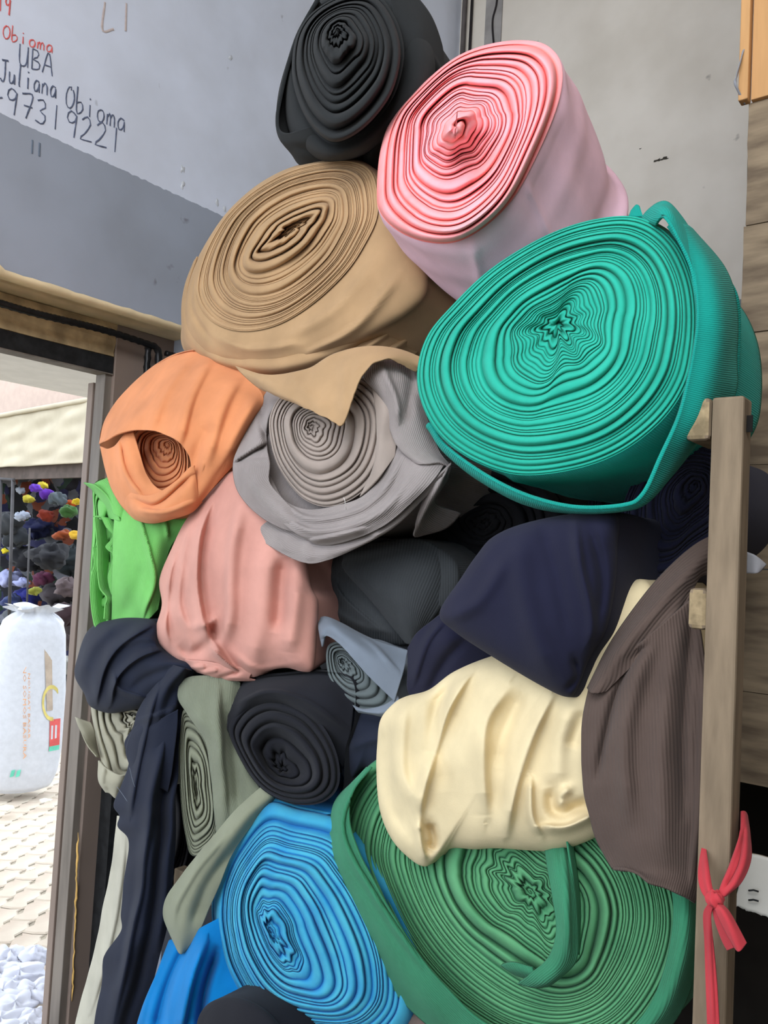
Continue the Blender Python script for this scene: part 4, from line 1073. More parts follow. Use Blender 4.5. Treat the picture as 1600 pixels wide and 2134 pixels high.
patch('lower_band', [[(238, 985, 0.02), (262, 1003, -0.04), (290, 1030, -0.07), (325, 1030, -0.085), (365, 1005, -0.09), (395, 975, -0.085), (405, 970, -0.08)],
                     [(236, 1000, 0.02), (255, 1030, -0.03), (285, 1052, -0.07), (325, 1055, -0.085), (365, 1035, -0.09), (395, 1010, -0.085), (408, 1000, -0.07)],
                     [(238, 1020, 0.03), (256, 1050, -0.01), (285, 1070, -0.055), (325, 1078, -0.07), (370, 1066, -0.075), (398, 1050, -0.07), (412, 1030, -0.06)],
                     [(245, 1040, 0.04), (262, 1064, 0.01), (286, 1083, -0.01), (322, 1089, -0.03), (374, 1076, -0.04), (400, 1066, -0.04), (420, 1045, -0.03)]], C_orange, r, th=0.006, nu=80, nv=50,
      creases=[([(280, 1040), (330, 1050), (400, 990)], 9, -0.016, .5), ([(290, 1062), (345, 1066), (400, 1045)], 7, 0.012, .6)])

OFFS[0] = 0.08
# ---- lime roll
r = fabric_roll('lime green ribbed cloth roll with zigzag folded edges beside the door jamb')
ol_l = [(196, 1010), (232, 1000), (262, 1030), (275, 1100), (270, 1180), (255, 1260), (232, 1300), (202, 1317), (190, 1270), (187, 1200), (192, 1120), (194, 1060)]
o, rim, a, O = coil('end_coil', (226, 1135), ol_l, 0.02, C_lime, r, vp=(2147, 1229), winds=4, H=lambda q: 0.0 * q, ridge=0.5, crumple=0.3, q0=1.0, seed=53, T=10, M=160, jit=0.4, slot=(1.57, 0.8))
ol = [(196, 1008), (240, 995), (290, 1015), (360, 1060), (392, 1075), (370, 1120), (345, 1180), (332, 1240), (318, 1275), (290, 1300), (250, 1310), (204, 1316), (190, 1270), (187, 1200), (192, 1120), (194, 1060)]
rimo = on_plane(*[catmull(ol, 200, closed=True)[:, i] for i in (0, 1)], np.full(200, 0.02), n=a, o=O)
body('outer_wrap', rimo, a, 0.34, C_lime, r, swell=0.0, wr=0.004, seed=52)
patch('front_flap', [[(240, 992, 0.0), (262, 1002, -0.01), (300, 1030, -0.01), (345, 1062, -0.01), (400, 1068, 0.01)],
                     [(240, 1060, -0.03), (265, 1060, -0.04), (300, 1075, -0.04), (335, 1090, -0.035), (380, 1100, 0.0)],
                     [(237, 1130, -0.04), (262, 1130, -0.055), (295, 1140, -0.055), (325, 1140, -0.045), (352, 1150, 0.0)],
                     [(235, 1220, -0.04), (258, 1220, -0.05), (288, 1225, -0.05), (316, 1222, -0.04), (338, 1225, 0.0)],
                     [(233, 1302, -0.02), (255, 1310, -0.02), (285, 1305, -0.02), (310, 1290, -0.02), (330, 1270, 0.0)]], C_lime, r, th=0.004, nu=70, nv=90, wr=0.003,
      creases=[([(290, 1075), (312, 1150), (322, 1215), (300, 1285)], 7, 0.012, .75), ([(345, 1080), (350, 1120)], 5, 0.008, .6), ([(300, 1170), (285, 1230), (255, 1290)], 16, -0.008)])
def zig(name, pts, w, m, parent, off0, off1, th=0.004, n=90):
    """narrow pleat: strip hanging back from an edge line"""
    e = [(x, y, off0) for x, y in pts]; b = [(x + w, y + w * 0.2, off1) for x, y in pts]
    c = [(x + w * 0.45, y + w * 0.1, off0 * 0.55 + off1 * 0.45 - 0.006) for x, y in pts]
    return patch(name, [e, c, b], m, parent, th=th, nu=n, nv=16, wr=0.0015, uvrot=True)
zig('pleat', [(197, 1010), (220, 1030), (240, 1060), (250, 1085)], -22, C_lime, r, -0.05, 0.0)
zig('pleat', [(195, 1076), (210, 1078), (222, 1100), (236, 1118), (220, 1140), (235, 1155), (233, 1180), (226, 1200), (228, 1222), (233, 1240)], 26, C_lime, r, -0.03, 0.0)
zig('pleat', [(196, 1080), (200, 1110), (202, 1150), (203, 1190), (208, 1225), (222, 1245), (218, 1262), (216, 1290)], 24, C_lime, r, -0.045, 0.01)
zig('pleat', [(193, 1140), (196, 1175), (190, 1200), (188, 1240), (192, 1280), (203, 1318)], 26, C_lime, r, -0.04, 0.01)
patch('top_fold', [[(196, 1008, -0.03), (215, 1000, -0.02), (238, 992, 0.0), (262, 1005, 0.0)], [(222, 1035, -0.045), (235, 1030, -0.045), (250, 1030, -0.04), (268, 1050, -0.03)], [(238, 1072, -0.05), (246, 1076, -0.05), (252, 1080, -0.045), (262, 1095, -0.03)]], C_lime, r, th=0.004, nu=30, nv=30)

OFFS[0] = 0.05
# ---- dusty pink covered roll
r = fabric_roll('dusty pink cloth roll fully covered by its draped end, left of centre')
ol = [(490, 980), (453, 1009), (391, 1078), (356, 1146), (332, 1208), (337, 1260), (324, 1311), (329, 1339), (356, 1366), (375, 1388), (398, 1394), (425, 1404), (470, 1413), (528, 1412), (560, 1398), (597, 1392), (631, 1400), (652, 1396), (658, 1360), (660, 1322), (663, 1256), (650, 1225), (642, 1174), (640, 1120), (600, 1060), (545, 1000)]
cr = [([(440, 1040), (415, 1120), (408, 1210), (420, 1290), (445, 1345), (490, 1405)], 16, 0.022, .7),
      ([(500, 1050), (482, 1130), (478, 1210), (476, 1290), (455, 1345)], 18, 0.018, -.5),
      ([(372, 1120), (352, 1210), (345, 1300), (352, 1345)], 12, 0.014, .6),
      ([(400, 1080), (380, 1170), (372, 1260), (395, 1320)], 14, 0.012, .5),
      ([(445, 1300), (435, 1340), (395, 1362), (375, 1340)], 12, -0.014),
      ([(400, 1305), (430, 1300), (450, 1285)], 9, 0.010),
      ([(560, 1140), (545, 1220), (540, 1300), (520, 1390)], 24, 0.012), ([(590, 1160), (585, 1240), (580, 1320)], 16, -0.014),
      ([(620, 1210), (612, 1280), (600, 1360)], 18, 0.010), ([(350, 1372), (400, 1385), (430, 1400)], 6, -0.012), ([(440, 1350), (470, 1380), (500, 1400)], 5, 0.012, .7),
      ([(480, 1360), (540, 1398), (620, 1385)], 9, 0.008)]
cr = [(q_[0], q_[1] * 1.05, q_[2] * 1.6) + tuple(v * 0.85 for v in q_[3:]) for q_ in cr]
o, rim, a, O = dome('draped_end', (500, 1210), ol, 0.0, C_rose, r, bulge=0.07, creases=cr, k=3.0, wr=0.003, seed=61)
body('outer_wrap', rim, a, 0.30, C_rose, r, taper=0.3, swell=0.0, wr=0.003, seed=62)
patch('gathered_hem', [[(372, 1372, 0.0), (400, 1376, -0.04), (430, 1378, -0.05), (470, 1385, -0.05), (530, 1395, -0.03)],
                       [(388, 1384, 0.0), (410, 1392, -0.035), (440, 1402, -0.045), (480, 1408, -0.045), (520, 1412, -0.02)],
                       [(402, 1398, 0.02), (424, 1404, -0.01), (450, 1414, -0.02), (490, 1418, -0.02), (535, 1418, 0.0)]], C_rose, r, th=0.004, nu=90, nv=24,
      creases=[([(395, 1392), (430, 1388)], 4, 0.01), ([(420, 1402), (455, 1395)], 4, 0.01), ([(455, 1412), (500, 1400)], 5, -0.012)])

OFFS[0] = 0.08
# ---- navy roll at the left with the long hanging tail
r = fabric_roll('navy blue cloth roll at the left with a long ragged tail hanging down')
ol = [(185, 1312), (160, 1375), (156, 1410), (175, 1445), (188, 1472), (225, 1486), (262, 1482), (300, 1470), (345, 1440), (400, 1410), (405, 1385), (370, 1370), (335, 1345), (328, 1300), (300, 1288), (240, 1290)]
cr = [([(320, 1300), (250, 1345), (215, 1400), (200, 1470)], 14, 0.02, .7), ([(345, 1350), (290, 1370), (245, 1410), (230, 1470)], 12, 0.018, .7),
      ([(240, 1300), (190, 1350), (168, 1410)], 14, 0.012), ([(235, 1400), (250, 1435), (310, 1455)], 8, 0.01, .6), ([(370, 1390), (310, 1410), (270, 1440)], 10, -0.01), ([(255, 1345), (300, 1330), (345, 1350)], 8, 0.008)]
o, rim, a, O = dome('draped_end', (265, 1385), ol, -0.02, C_navy, r, bulge=0.07, creases=cr, k=2.6, seed=71)
body('outer_wrap', rim, a, 0.36, C_navy, r, swell=0.0, wr=0.003, seed=72)
LT = [(360, 1385), (318, 1430), (288, 1480), (280, 1515), (262, 1548), (268, 1590), (252, 1640), (238, 1678), (250, 1700), (246, 1722), (268, 1748), (266, 1800), (258, 1850), (250, 1905), (253, 1940), (222, 1985), (214, 2010), (212, 2060), (198, 2134), (190, 2180)]
RT = [(408, 1400), (384, 1430), (378, 1460), (376, 1500), (374, 1530), (372, 1570), (370, 1620), (368, 1660), (368, 1690), (366, 1720), (364, 1760), (362, 1800), (358, 1850), (352, 1900), (346, 1940), (336, 1985), (328, 2015), (314, 2060), (290, 2134), (278, 2180)]
rows = []
for (lx, ly), (rx, ry) in zip(LT, RT):
    rows.append([(lx + (rx - lx) * t, ly + (ry - ly) * t, -0.06 + 0.05 * (1 - abs(2 * t - 0.9)) * -1 + 0.03 * t) for t in (0, .17, .33, .5, .67, .83, 1)])
patch('tail', rows, C_navy, r, th=0.003, nu=90, nv=260, wr=0.004, seed=73,
      creases=[([(385, 1400), (340, 1560), (310, 1720), (285, 1900), (235, 2134)], 12, 0.022, .5), ([(372, 1480), (345, 1640), (330, 1800), (300, 2000), (260, 2134)], 10, -0.018),
               ([(330, 1430), (300, 1540), (285, 1620), (275, 1700)], 9, 0.012, .6), ([(365, 1620), (350, 1800), (330, 1980)], 8, 0.014), ([(285, 1500), (330, 1488), (372, 1470)], 10, 0.012, .7),
               ([(300, 1760), (280, 1880), (245, 2050)], 9, -0.010)])
patch('torn_edge', [[(300, 1500, -0.07), (330, 1500, -0.085), (350, 1490, -0.085), (372, 1478, -0.07)],
                    [(276, 1524, -0.075), (300, 1522, -0.09), (330, 1520, -0.09), (370, 1520, -0.07)],
                    [(262, 1562, -0.07), (290, 1558, -0.085), (320, 1580, -0.085), (360, 1600, -0.06)],
                    [(270, 1596, -0.065), (284, 1612, -0.075), (310, 1630, -0.075), (350, 1650, -0.05)]], C_navy, r, th=0.002, nu=50, nv=40, seed=74)
for p in ([(270, 1600), (276, 1625), (281, 1640)], [(244, 1640), (255, 1655), (265, 1670)]):
    tube('loose_thread', [pt(x, y, -0.1) for x, y in p], 0.0006, C_bluegrey, r, seg=5, n=8)

# ---- stone grey roll and its pale tail, far left
r = fabric_roll('stone grey cloth roll with deep zigzag layers at the far left under the navy one')
ol = [(190, 1470), (215, 1462), (262, 1460), (300, 1468), (318, 1500), (310, 1570), (285, 1630), (262, 1662), (235, 1655), (215, 1600), (200, 1540)]
o, rim, a, O = coil('end_coil', (282, 1500), ol, 0.02, C_stone, r, vp=(2147, 1100), winds=6, H=lambda q: 0 * q, ridge=0.9, crumple=0.42, q0=0.6, seed=82, T=9, M=160, slot=(1.57, 0.8))
body('outer_wrap', rim, a, 0.32, C_stone, r, swell=0.04, wr=0.004, seed=82)
patch('side_flap', [[(157, 1494, 0.0), (165, 1497, 0.0), (190, 1506, 0.02)], [(168, 1525, -0.02), (178, 1525, -0.01), (196, 1525, 0.02)], [(182, 1555, -0.02), (190, 1556, 0.0), (200, 1556, 0.03)], [(200, 1577, -0.01), (203, 1578, 0.0), (206, 1578, 0.03)]], C_stone, r, th=0.003, nu=20, nv=40)
patch('lower_lobe', [[(205, 1585, -0.02), (222, 1600, -0.03), (250, 1615, -0.03), (270, 1610, 0.0)], [(206, 1625, -0.02), (222, 1625, -0.035), (245, 1635, -0.03), (262, 1630, 0.0)], [(222, 1650, 0.0), (230, 1652, -0.01), (242, 1662, -0.01), (250, 1655, 0.02)]], C_stone, r, th=0.006, nu=40, nv=30, creases=[([(218, 1600), (214, 1630), (225, 1645)], 5, 0.01)])
r2 = thing('cloth_length', 'pale off-white cloth length hanging beside the door jamb behind the navy tail', 'cloth')
rows = []
for (lx, ly), (rx, ry) in zip([(244, 1700), (232, 1800), (216, 1880), (204, 1950), (186, 2030), (166, 2100), (150, 2170)], [(300, 1710), (300, 1800), (290, 1880), (280, 1950), (270, 2030), (240, 2100), (215, 2170)]):
    rows.append([(lx + (rx - lx) * t, ly + (ry - ly) * t, 0.06 - 0.03 * math.sin(t * 3)) for t in (0, .25, .5, .75, 1)])
patch('hanging_sheet', rows, cloth('off_white_cloth', (188, 184, 166)), r2, th=0.003, nu=50, nv=120, wr=0.003, seed=84, creases=[([(262, 1740), (250, 1850), (225, 1980), (190, 2110)], 8, 0.012, .5)])

OFFS[0] = 0.05
# ---- sage roll
r = fabric_roll('sage green cloth roll, tall narrow end half hidden by its own flap')
ol = [(378, 1495), (392, 1478), (420, 1500), (440, 1560), (450, 1640), (455, 1700), (448, 1745), (425, 1772), (402, 1780), (388, 1740), (380, 1680), (376, 1600)]
o, rim, a, O = coil('end_coil', (408, 1640), ol, 0.0, C_sage, r, vp=(2147, 1150), winds=9, H=lambda q: -0.02 * np.exp(-(q / 0.2) ** 2), ridge=1.1, crumple=0.3, q0=0.45, seed=93, T=9, M=170, slot=(1.5, 0.75))
ol2 = [(376, 1480), (390, 1420), (440, 1412), (485, 1416), (500, 1500), (530, 1600), (560, 1655), (510, 1700), (450, 1760), (402, 1784), (386, 1740), (376, 1660), (374, 1560)]
rimo = on_plane(*[catmull(ol2, 200, closed=True)[:, i] for i in (0, 1)], np.full(200, 0.02), n=a, o=O)
body('outer_wrap', rimo, a, 0.32, C_sager, r, swell=0.0, wr=0.004, seed=92)
patch('front_flap', [[(375, 1420, -0.02), (400, 1410, -0.03), (440, 1408, -0.03), (478, 1412, -0.02), (500, 1420, 0.0)],
                     [(371, 1455, -0.04), (395, 1455, -0.055), (440, 1450, -0.05), (478, 1460, -0.03), (500, 1480, 0.0)],
                     [(389, 1486, -0.045), (415, 1495, -0.06), (445, 1510, -0.055), (480, 1530, -0.03), (505, 1560, 0.0)],
                     [(422, 1533, -0.045), (440, 1545, -0.055), (462, 1565, -0.05), (495, 1590, -0.03), (525, 1615, 0.0)],
                     [(435, 1580, -0.045), (450, 1600, -0.05), (475, 1620, -0.04), (510, 1640, -0.02), (545, 1650, 0.0)],
                     [(446, 1680, -0.04), (460, 1690, -0.045), (480, 1690, -0.035), (515, 1680, -0.02), (558, 1665, 0.0)],
                     [(452, 1750, -0.03), (462, 1745, -0.035), (480, 1730, -0.03), (510, 1705, -0.01), (555, 1680, 0.0)]], C_sager, r, th=0.004, nu=60, nv=110, wr=0.003, seed=94,
      creases=[([(455, 1430), (458, 1540), (470, 1700)], 12, 0.012, .5), ([(475, 1480), (490, 1600), (500, 1690)], 14, -0.016)])
patch('tail', [[(545, 1640, -0.02), (565, 1655, -0.02), (572, 1662, 0.0)], [(490, 1690, -0.05), (515, 1700, -0.06), (530, 1712, -0.03)], [(435, 1755, -0.07), (465, 1765, -0.085), (490, 1770, -0.05)],
               [(385, 1815, -0.07), (420, 1830, -0.09), (460, 1840, -0.06)], [(350, 1865, -0.06), (390, 1880, -0.085), (438, 1890, -0.05)], [(339, 1905, -0.05), (375, 1930, -0.08), (422, 1930, -0.05)], [(352, 1942, -0.05), (375, 1955, -0.07), (405, 1955, -0.05)], [(373, 1984, -0.04), (378, 1987, -0.05), (384, 1984, -0.04)]], C_sage, r, th=0.004, nu=50, nv=120, wr=0.003,
      creases=[([(470, 1740), (420, 1800), (370, 1880), (360, 1930)], 12, 0.012, .4), ([(480, 1770), (430, 1850), (400, 1930)], 12, -0.012)])

OFFS[0] = 0.14
# ---- slate roll in the middle
r = fabric_roll('dark slate ribbed cloth roll in shade between the dusty pink and centre navy rolls')
ol = [(662, 1180), (716, 1142), (787, 1128), (866, 1122), (915, 1140), (955, 1180), (950, 1240), (900, 1300), (850, 1342), (790, 1336), (740, 1320), (690, 1300), (664, 1270), (656, 1230)]
cr = [([(705, 1195), (760, 1240), (810, 1290)], 14, -0.012), ([(690, 1200), (720, 1250), (790, 1310)], 9, 0.010, .6), ([(675, 1260), (740, 1300), (820, 1320)], 9, 0.008)]
o, rim, a, O = dome('draped_end', (780, 1235), ol, 0.05, C_slate, r, bulge=0.05, creases=cr, seed=101)
body('outer_wrap', rim, a, 0.32, C_slate, r, swell=0.0, wr=0.003, seed=102)
patch('flap', [[(716, 1144, 0.03), (787, 1130, 0.03), (866, 1124, 0.04), (912, 1142, 0.04), (950, 1185, 0.06)],
               [(716, 1165, -0.01), (780, 1165, -0.02), (850, 1165, -0.02), (900, 1190, 0.0), (935, 1225, 0.04)],
               [(718, 1187, -0.015), (770, 1210, -0.03), (830, 1225, -0.03), (880, 1245, -0.01), (915, 1270, 0.03)],
               [(770, 1248, -0.015), (800, 1262, -0.02), (840, 1280, -0.02), (870, 1295, 0.0), (890, 1305, 0.03)],
               [(846, 1340, 0.0), (850, 1342, 0.0), (858, 1342, 0.0), (864, 1338, 0.01), (870, 1335, 0.03)]], C_slate, r, th=0.004, nu=60, nv=60)

OFFS[0] = 0.03
# ---- blue-grey small roll
r = fabric_roll('small blue-grey cloth roll with a diagonal flap at the middle of the pile')
ol = [(684, 1345), (730, 1340), (785, 1385), (815, 1430), (815, 1465), (790, 1480), (741, 1472), (700, 1440), (682, 1400)]
o, rim, a, O = coil('end_coil', (712, 1378), ol, 0.03, C_greygreen, r, vp=(2147, 1229), winds=8, H=lambda q: -0.01 * np.exp(-(q / .2) ** 2), ridge=1.0, crumple=0.3, q0=0.4, seed=113, T=9, M=140)
body('outer_wrap', rim, a, 0.32, C_bluegrey, r, swell=0.02, wr=0.003, seed=112)
patch('flap', [[(664, 1290, 0.04), (680, 1286, 0.03), (712, 1300, 0.03), (775, 1332, 0.04), (850, 1356, 0.06)],
               [(666, 1320, 0.0), (685, 1305, -0.015), (720, 1325, -0.02), (775, 1365, -0.01), (840, 1400, 0.02)],
               [(672, 1348, 0.0), (680, 1325, -0.015), (714, 1348, -0.025), (760, 1400, -0.02), (822, 1462, 0.0)]], C_bluegrey, r, th=0.004, nu=90, nv=36,
      creases=[([(690, 1296), (775, 1342), (830, 1400)], 7, 0.008, .6), ([(668, 1300), (672, 1330)], 7, 0.01)])
patch('lower_hem', [[(735, 1470, 0.01), (760, 1478, 0.0), (800, 1470, 0.0), (830, 1450, 0.02)], [(742, 1478, 0.0), (770, 1484, -0.01), (800, 1484, -0.01), (832, 1462, 0.0)], [(748, 1484, 0.02), (775, 1488, 0.01), (803, 1492, 0.01), (835, 1475, 0.02)]], C_bluegrey, r, th=0.003, nu=40, nv=16)

OFFS[0] = 0.0
# ---- centre navy covered roll
r = fabric_roll('dark navy covered cloth roll in front of the centre, under the jade roll')
ol = [(1028, 1118), (1094, 1090), (1197, 1070), (1282, 1072), (1286, 1144), (1280, 1228), (1262, 1313), (1228, 1372), (1200, 1440), (1178, 1452), (1122, 1426), (1028, 1370), (944, 1314), (916, 1276), (960, 1205), (992, 1158)]
cr = [([(1200, 1080), (1210, 1180), (1235, 1290), (1225, 1370)], 14, 0.014, .4), ([(1100, 1100), (1085, 1180), (1110, 1300), (1150, 1420)], 26, 0.014), ([(1230, 1090), (1255, 1200), (1250, 1300)], 12, -0.012),
      ([(1130, 1090), (1160, 1200), (1190, 1330)], 16, -0.008), ([(930, 1290), (1000, 1250), (1060, 1160)], 16, 0.01), ([(1195, 1370), (1205, 1410), (1180, 1440)], 8, -0.014)]
o, rim, a, O = dome('draped_end', (1110, 1250), ol, -0.09, C_navy2, r, bulge=0.07, creases=cr, k=3, seed=121)
body('outer_wrap', rim, a, 0.32, C_navy2, r, swell=0.0, wr=0.003, seed=122)
patch('left_drape', [[(925, 1275, 0.02), (905, 1290, 0.02), (870, 1320, 0.04), (850, 1350, 0.06)],
                     [(960, 1310, 0.0), (930, 1330, -0.01), (885, 1360, 0.01), (850, 1395, 0.05)],
                     [(1010, 1350, 0.01), (960, 1375, 0.01), (900, 1410, 0.02), (850, 1440, 0.05)],
                     [(1045, 1375, 0.03), (990, 1405, 0.03), (930, 1440, 0.03), (870, 1462, 0.05)]], C_navy2, r, th=0.004, nu=60, nv=60,
      creases=[([(930, 1290), (890, 1340), (860, 1430)], 10, 0.012, .5), ([(975, 1330), (930, 1375), (890, 1450)], 12, -0.014)])

# ---- ribbed navy roll behind the post
r = fabric_roll('dark navy cloth roll with fine pleated layers in shade behind the post')
ol = [(1296, 1215), (1290, 1110), (1310, 1020), (1370, 950), (1450, 930), (1520, 960), (1540, 1050), (1500, 1130), (1430, 1180), (1370, 1222)]
o, rim, a, O = coil('end_coil', (1450, 1010), ol, 0.10, C_navy2, r, vp=(2147, 1229), winds=15, H=lambda q: 0 * q, ridge=1.0, crumple=0.08, q0=0.6, seed=131, T=8, M=150)
body('outer_wrap', rim, a, 0.28, C_navy2, r, swell=0.02, wr=0.003, seed=132)

OFFS[0] = 0.05
# ---- ink black open roll
r = fabric_roll('ink black cloth roll with a wide hollow centre above the azure roll')
ol = [(476, 1524), (490, 1484), (525, 1456), (571, 1448), (635, 1472), (678, 1520), (704, 1579), (706, 1635), (680, 1668), (635, 1678), (585, 1668), (541, 1640), (506, 1592)]
o, rim, a, O = coil('end_coil', (588, 1600), ol, -0.03, C_ink, r, vp=(2147, 1229), winds=6, H=lambda q: -0.07 * np.clip(1 - q / 0.55, 0, 1) ** 0.7, ridge=0.9, crumple=0.35, q0=0.4, seed=142, T=12, M=180, jit=0.3)
ol2 = [(474, 1524), (478, 1440), (520, 1416), (600, 1405), (680, 1400), (735, 1420), (738, 1500), (720, 1560), (715, 1640), (700, 1690), (640, 1700), (570, 1680), (520, 1620)]
rimo = on_plane(*[catmull(ol2, 200, closed=True)[:, i] for i in (0, 1)], np.full(200, 0.025), n=a, o=O)
body('outer_wrap', rimo, a, 0.34, C_ink, r, swell=0.0, wr=0.004, seed=143)
patch('top_wrap', [[(476, 1440, 0.02), (520, 1412, 0.02), (600, 1402, 0.02), (680, 1398, 0.02), (738, 1420, 0.02)],
                   [(476, 1480, -0.02), (520, 1440, -0.04), (600, 1432, -0.045), (680, 1450, -0.035), (735, 1490, 0.0)],
                   [(474, 1520, -0.03), (520, 1462, -0.05), (590, 1452, -0.055), (660, 1490, -0.045), (728, 1540, 0.0)],
                   [(478, 1530, 0.0), (525, 1480, -0.02), (590, 1466, -0.03), (655, 1510, -0.02), (716, 1600, 0.02)]], C_ink, r, th=0.004, nu=90, nv=40,
      creases=[([(485, 1470), (560, 1440), (640, 1460), (730, 1520)], 7, 0.010, .6)])
r = fabric_roll('plain dark navy cloth end tucked between the ink black and cream rolls')
ol = [(720, 1490), (760, 1470), (810, 1480), (830, 1520), (820, 1580), (800, 1610), (760, 1600), (725, 1630), (708, 1590), (712, 1540)]
o, rim, a, O = dome('draped_end', (765, 1545), ol, 0.04, C_navy, r, bulge=0.04, seed=151, Q=40, M=120, creases=[([(720, 1560), (780, 1540), (820, 1550)], 12, 0.01)])
body('outer_wrap', rim, a, 0.28, C_navy, r, swell=0.0, seed=152)

OFFS[0] = 0.0
# ---- cream covered roll
r = fabric_roll('cream cloth roll under a wrinkled draped cover, lower right')
ol = [(784, 1610), (786, 1550), (793, 1499), (820, 1466), (846, 1451), (894, 1437), (945, 1400), (1019, 1369), (1100, 1350), (1200, 1330), (1262, 1262), (1310, 1215), (1352, 1215), (1390, 1300), (1390, 1450), (1350, 1600), (1300, 1700), (1250, 1740), (1183, 1768), (1135, 1774), (1039, 1768), (990, 1770), (942, 1768), (918, 1783), (885, 1806), (846, 1783), (813, 1744), (791, 1687)]
cr = [([(940, 1415), (915, 1480), (905, 1560), (890, 1600)], 15, -0.028, .4), ([(985, 1395), (935, 1480), (905, 1570), (880, 1660), (872, 1720)], 14, 0.026, .7),
      ([(1060, 1430), (1015, 1500), (1008, 1580), (1010, 1700)], 18, 0.022, .55), ([(1150, 1450), (1105, 1550), (1075, 1640), (1055, 1740)], 14, 0.024, .6),
      ([(845, 1460), (835, 1540), (840, 1620), (880, 1690)], 18, 0.016, .5), ([(805, 1500), (800, 1590), (815, 1680), (850, 1740)], 12, -0.012),
      ([(1105, 1620), (1110, 1700), (1130, 1740)], 9, 0.018, .6), ([(1130, 1720), (1180, 1722), (1240, 1695)], 9, 0.020, .7), ([(1150, 1640), (1160, 1690), (1235, 1675)], 11, -0.022),
      ([(1190, 1640), (1165, 1665), (1185, 1695)], 8, 0.014), ([(872, 1710), (876, 1760), (888, 1800)], 8, 0.022, .5), ([(895, 1715), (902, 1750), (895, 1770)], 7, -0.03),
      ([(1190, 1470), (1165, 1560), (1160, 1640)], 16, 0.012), ([(1220, 1480), (1190, 1560)], 12, -0.01), ([(1090, 1440), (1050, 1530), (1040, 1600)], 12, -0.012), ([(960, 1460), (925, 1560), (930, 1650)], 16, -0.008)]
cr = [(q_[0], q_[1] * 1.35, q_[2] * 1.15) + tuple(v * 0.85 for v in q_[3:]) for q_ in cr]
o, rim, a, O = dome('draped_end', (1030, 1590), ol, 0.0, C_cream, r, bulge=0.07, creases=cr, k=3.4, wr=0.004, seed=161, Q=120, M=360)
body('outer_wrap', rim, a, 0.30, C_cream, r, swell=0.0, wr=0.003, seed=162)

# ---- cocoa brown cloth
r = thing('hanging_cloth', 'cocoa brown ribbed cloth twisted over the lower rack bar and hanging down', 'cloth')
patch('upper_strip', [[(1500, 1108, 0.03), (1450, 1135, 0.0), (1400, 1178, -0.02), (1350, 1232, -0.04), (1300, 1300, -0.06), (1262, 1360, -0.075), (1225, 1435, -0.09)],
                      [(1500, 1150, 0.02), (1462, 1165, -0.01), (1415, 1210, -0.04), (1370, 1270, -0.07), (1320, 1330, -0.09), (1280, 1385, -0.1), (1235, 1445, -0.11)],
                      [(1490, 1195, 0.03), (1458, 1202, 0.0), (1440, 1235, -0.03), (1420, 1285, -0.06), (1370, 1340, -0.08), (1320, 1385, -0.09), (1262, 1440, -0.10)]], C_brown, r, th=0.005, nu=100, nv=40, uvrot=True,
      creases=[([(1460, 1170), (1400, 1230), (1330, 1310), (1260, 1400)], 14, 0.014), ([(1440, 1225), (1400, 1300), (1320, 1370)], 8, -0.01)])
lx = [(1228, 1432), (1216, 1490), (1212, 1550), (1215, 1640), (1228, 1700), (1245, 1755), (1275, 1808), (1300, 1835)]
rx = [(1448, 1240), (1462, 1330), (1474, 1430), (1480, 1540), (1480, 1640), (1474, 1740), (1462, 1820), (1440, 1900)]
rows = []
fr = (0, .14, .28, .43, .57, .71, .86, 1)
for i, ((ax, ay), (bx, by)) in enumerate(zip(lx, rx)):
    e = [0.3, 0.15, 0, 0, 0, 0, 0, -0.0][i]
    rows.append([(ax + (bx - ax) * t, ay + (by - ay) * t, -0.085 - 0.035 * math.sin(pi * t) + 0.045 * t) for t in fr])
rows[-1] = [(1278, 1808, -0.09), (1303, 1812, -0.11), (1330, 1822, -0.115), (1352, 1840, -0.12), (1385, 1850, -0.11), (1412, 1862, -0.1), (1432, 1872, -0.08), (1446, 1882, -0.05)]
patch('hanging_panel', rows, C_brown, r, th=0.004, nu=110, nv=130, wr=0.003, seed=172,
      creases=[([(1330, 1350), (1290, 1430), (1262, 1530), (1245, 1620)], 10, -0.018), ([(1350, 1350), (1320, 1440), (1300, 1550), (1310, 1700)], 18, 0.016), ([(1440, 1280), (1430, 1400), (1420, 1560), (1425, 1700)], 12, -0.016),
               ([(1405, 1330), (1390, 1450), (1380, 1600), (1390, 1780)], 22, 0.014), ([(1465, 1400), (1462, 1560), (1455, 1700), (1440, 1850)], 8, 0.012, .5), ([(1240, 1445), (1290, 1400), (1350, 1345)], 9, -0.02)])

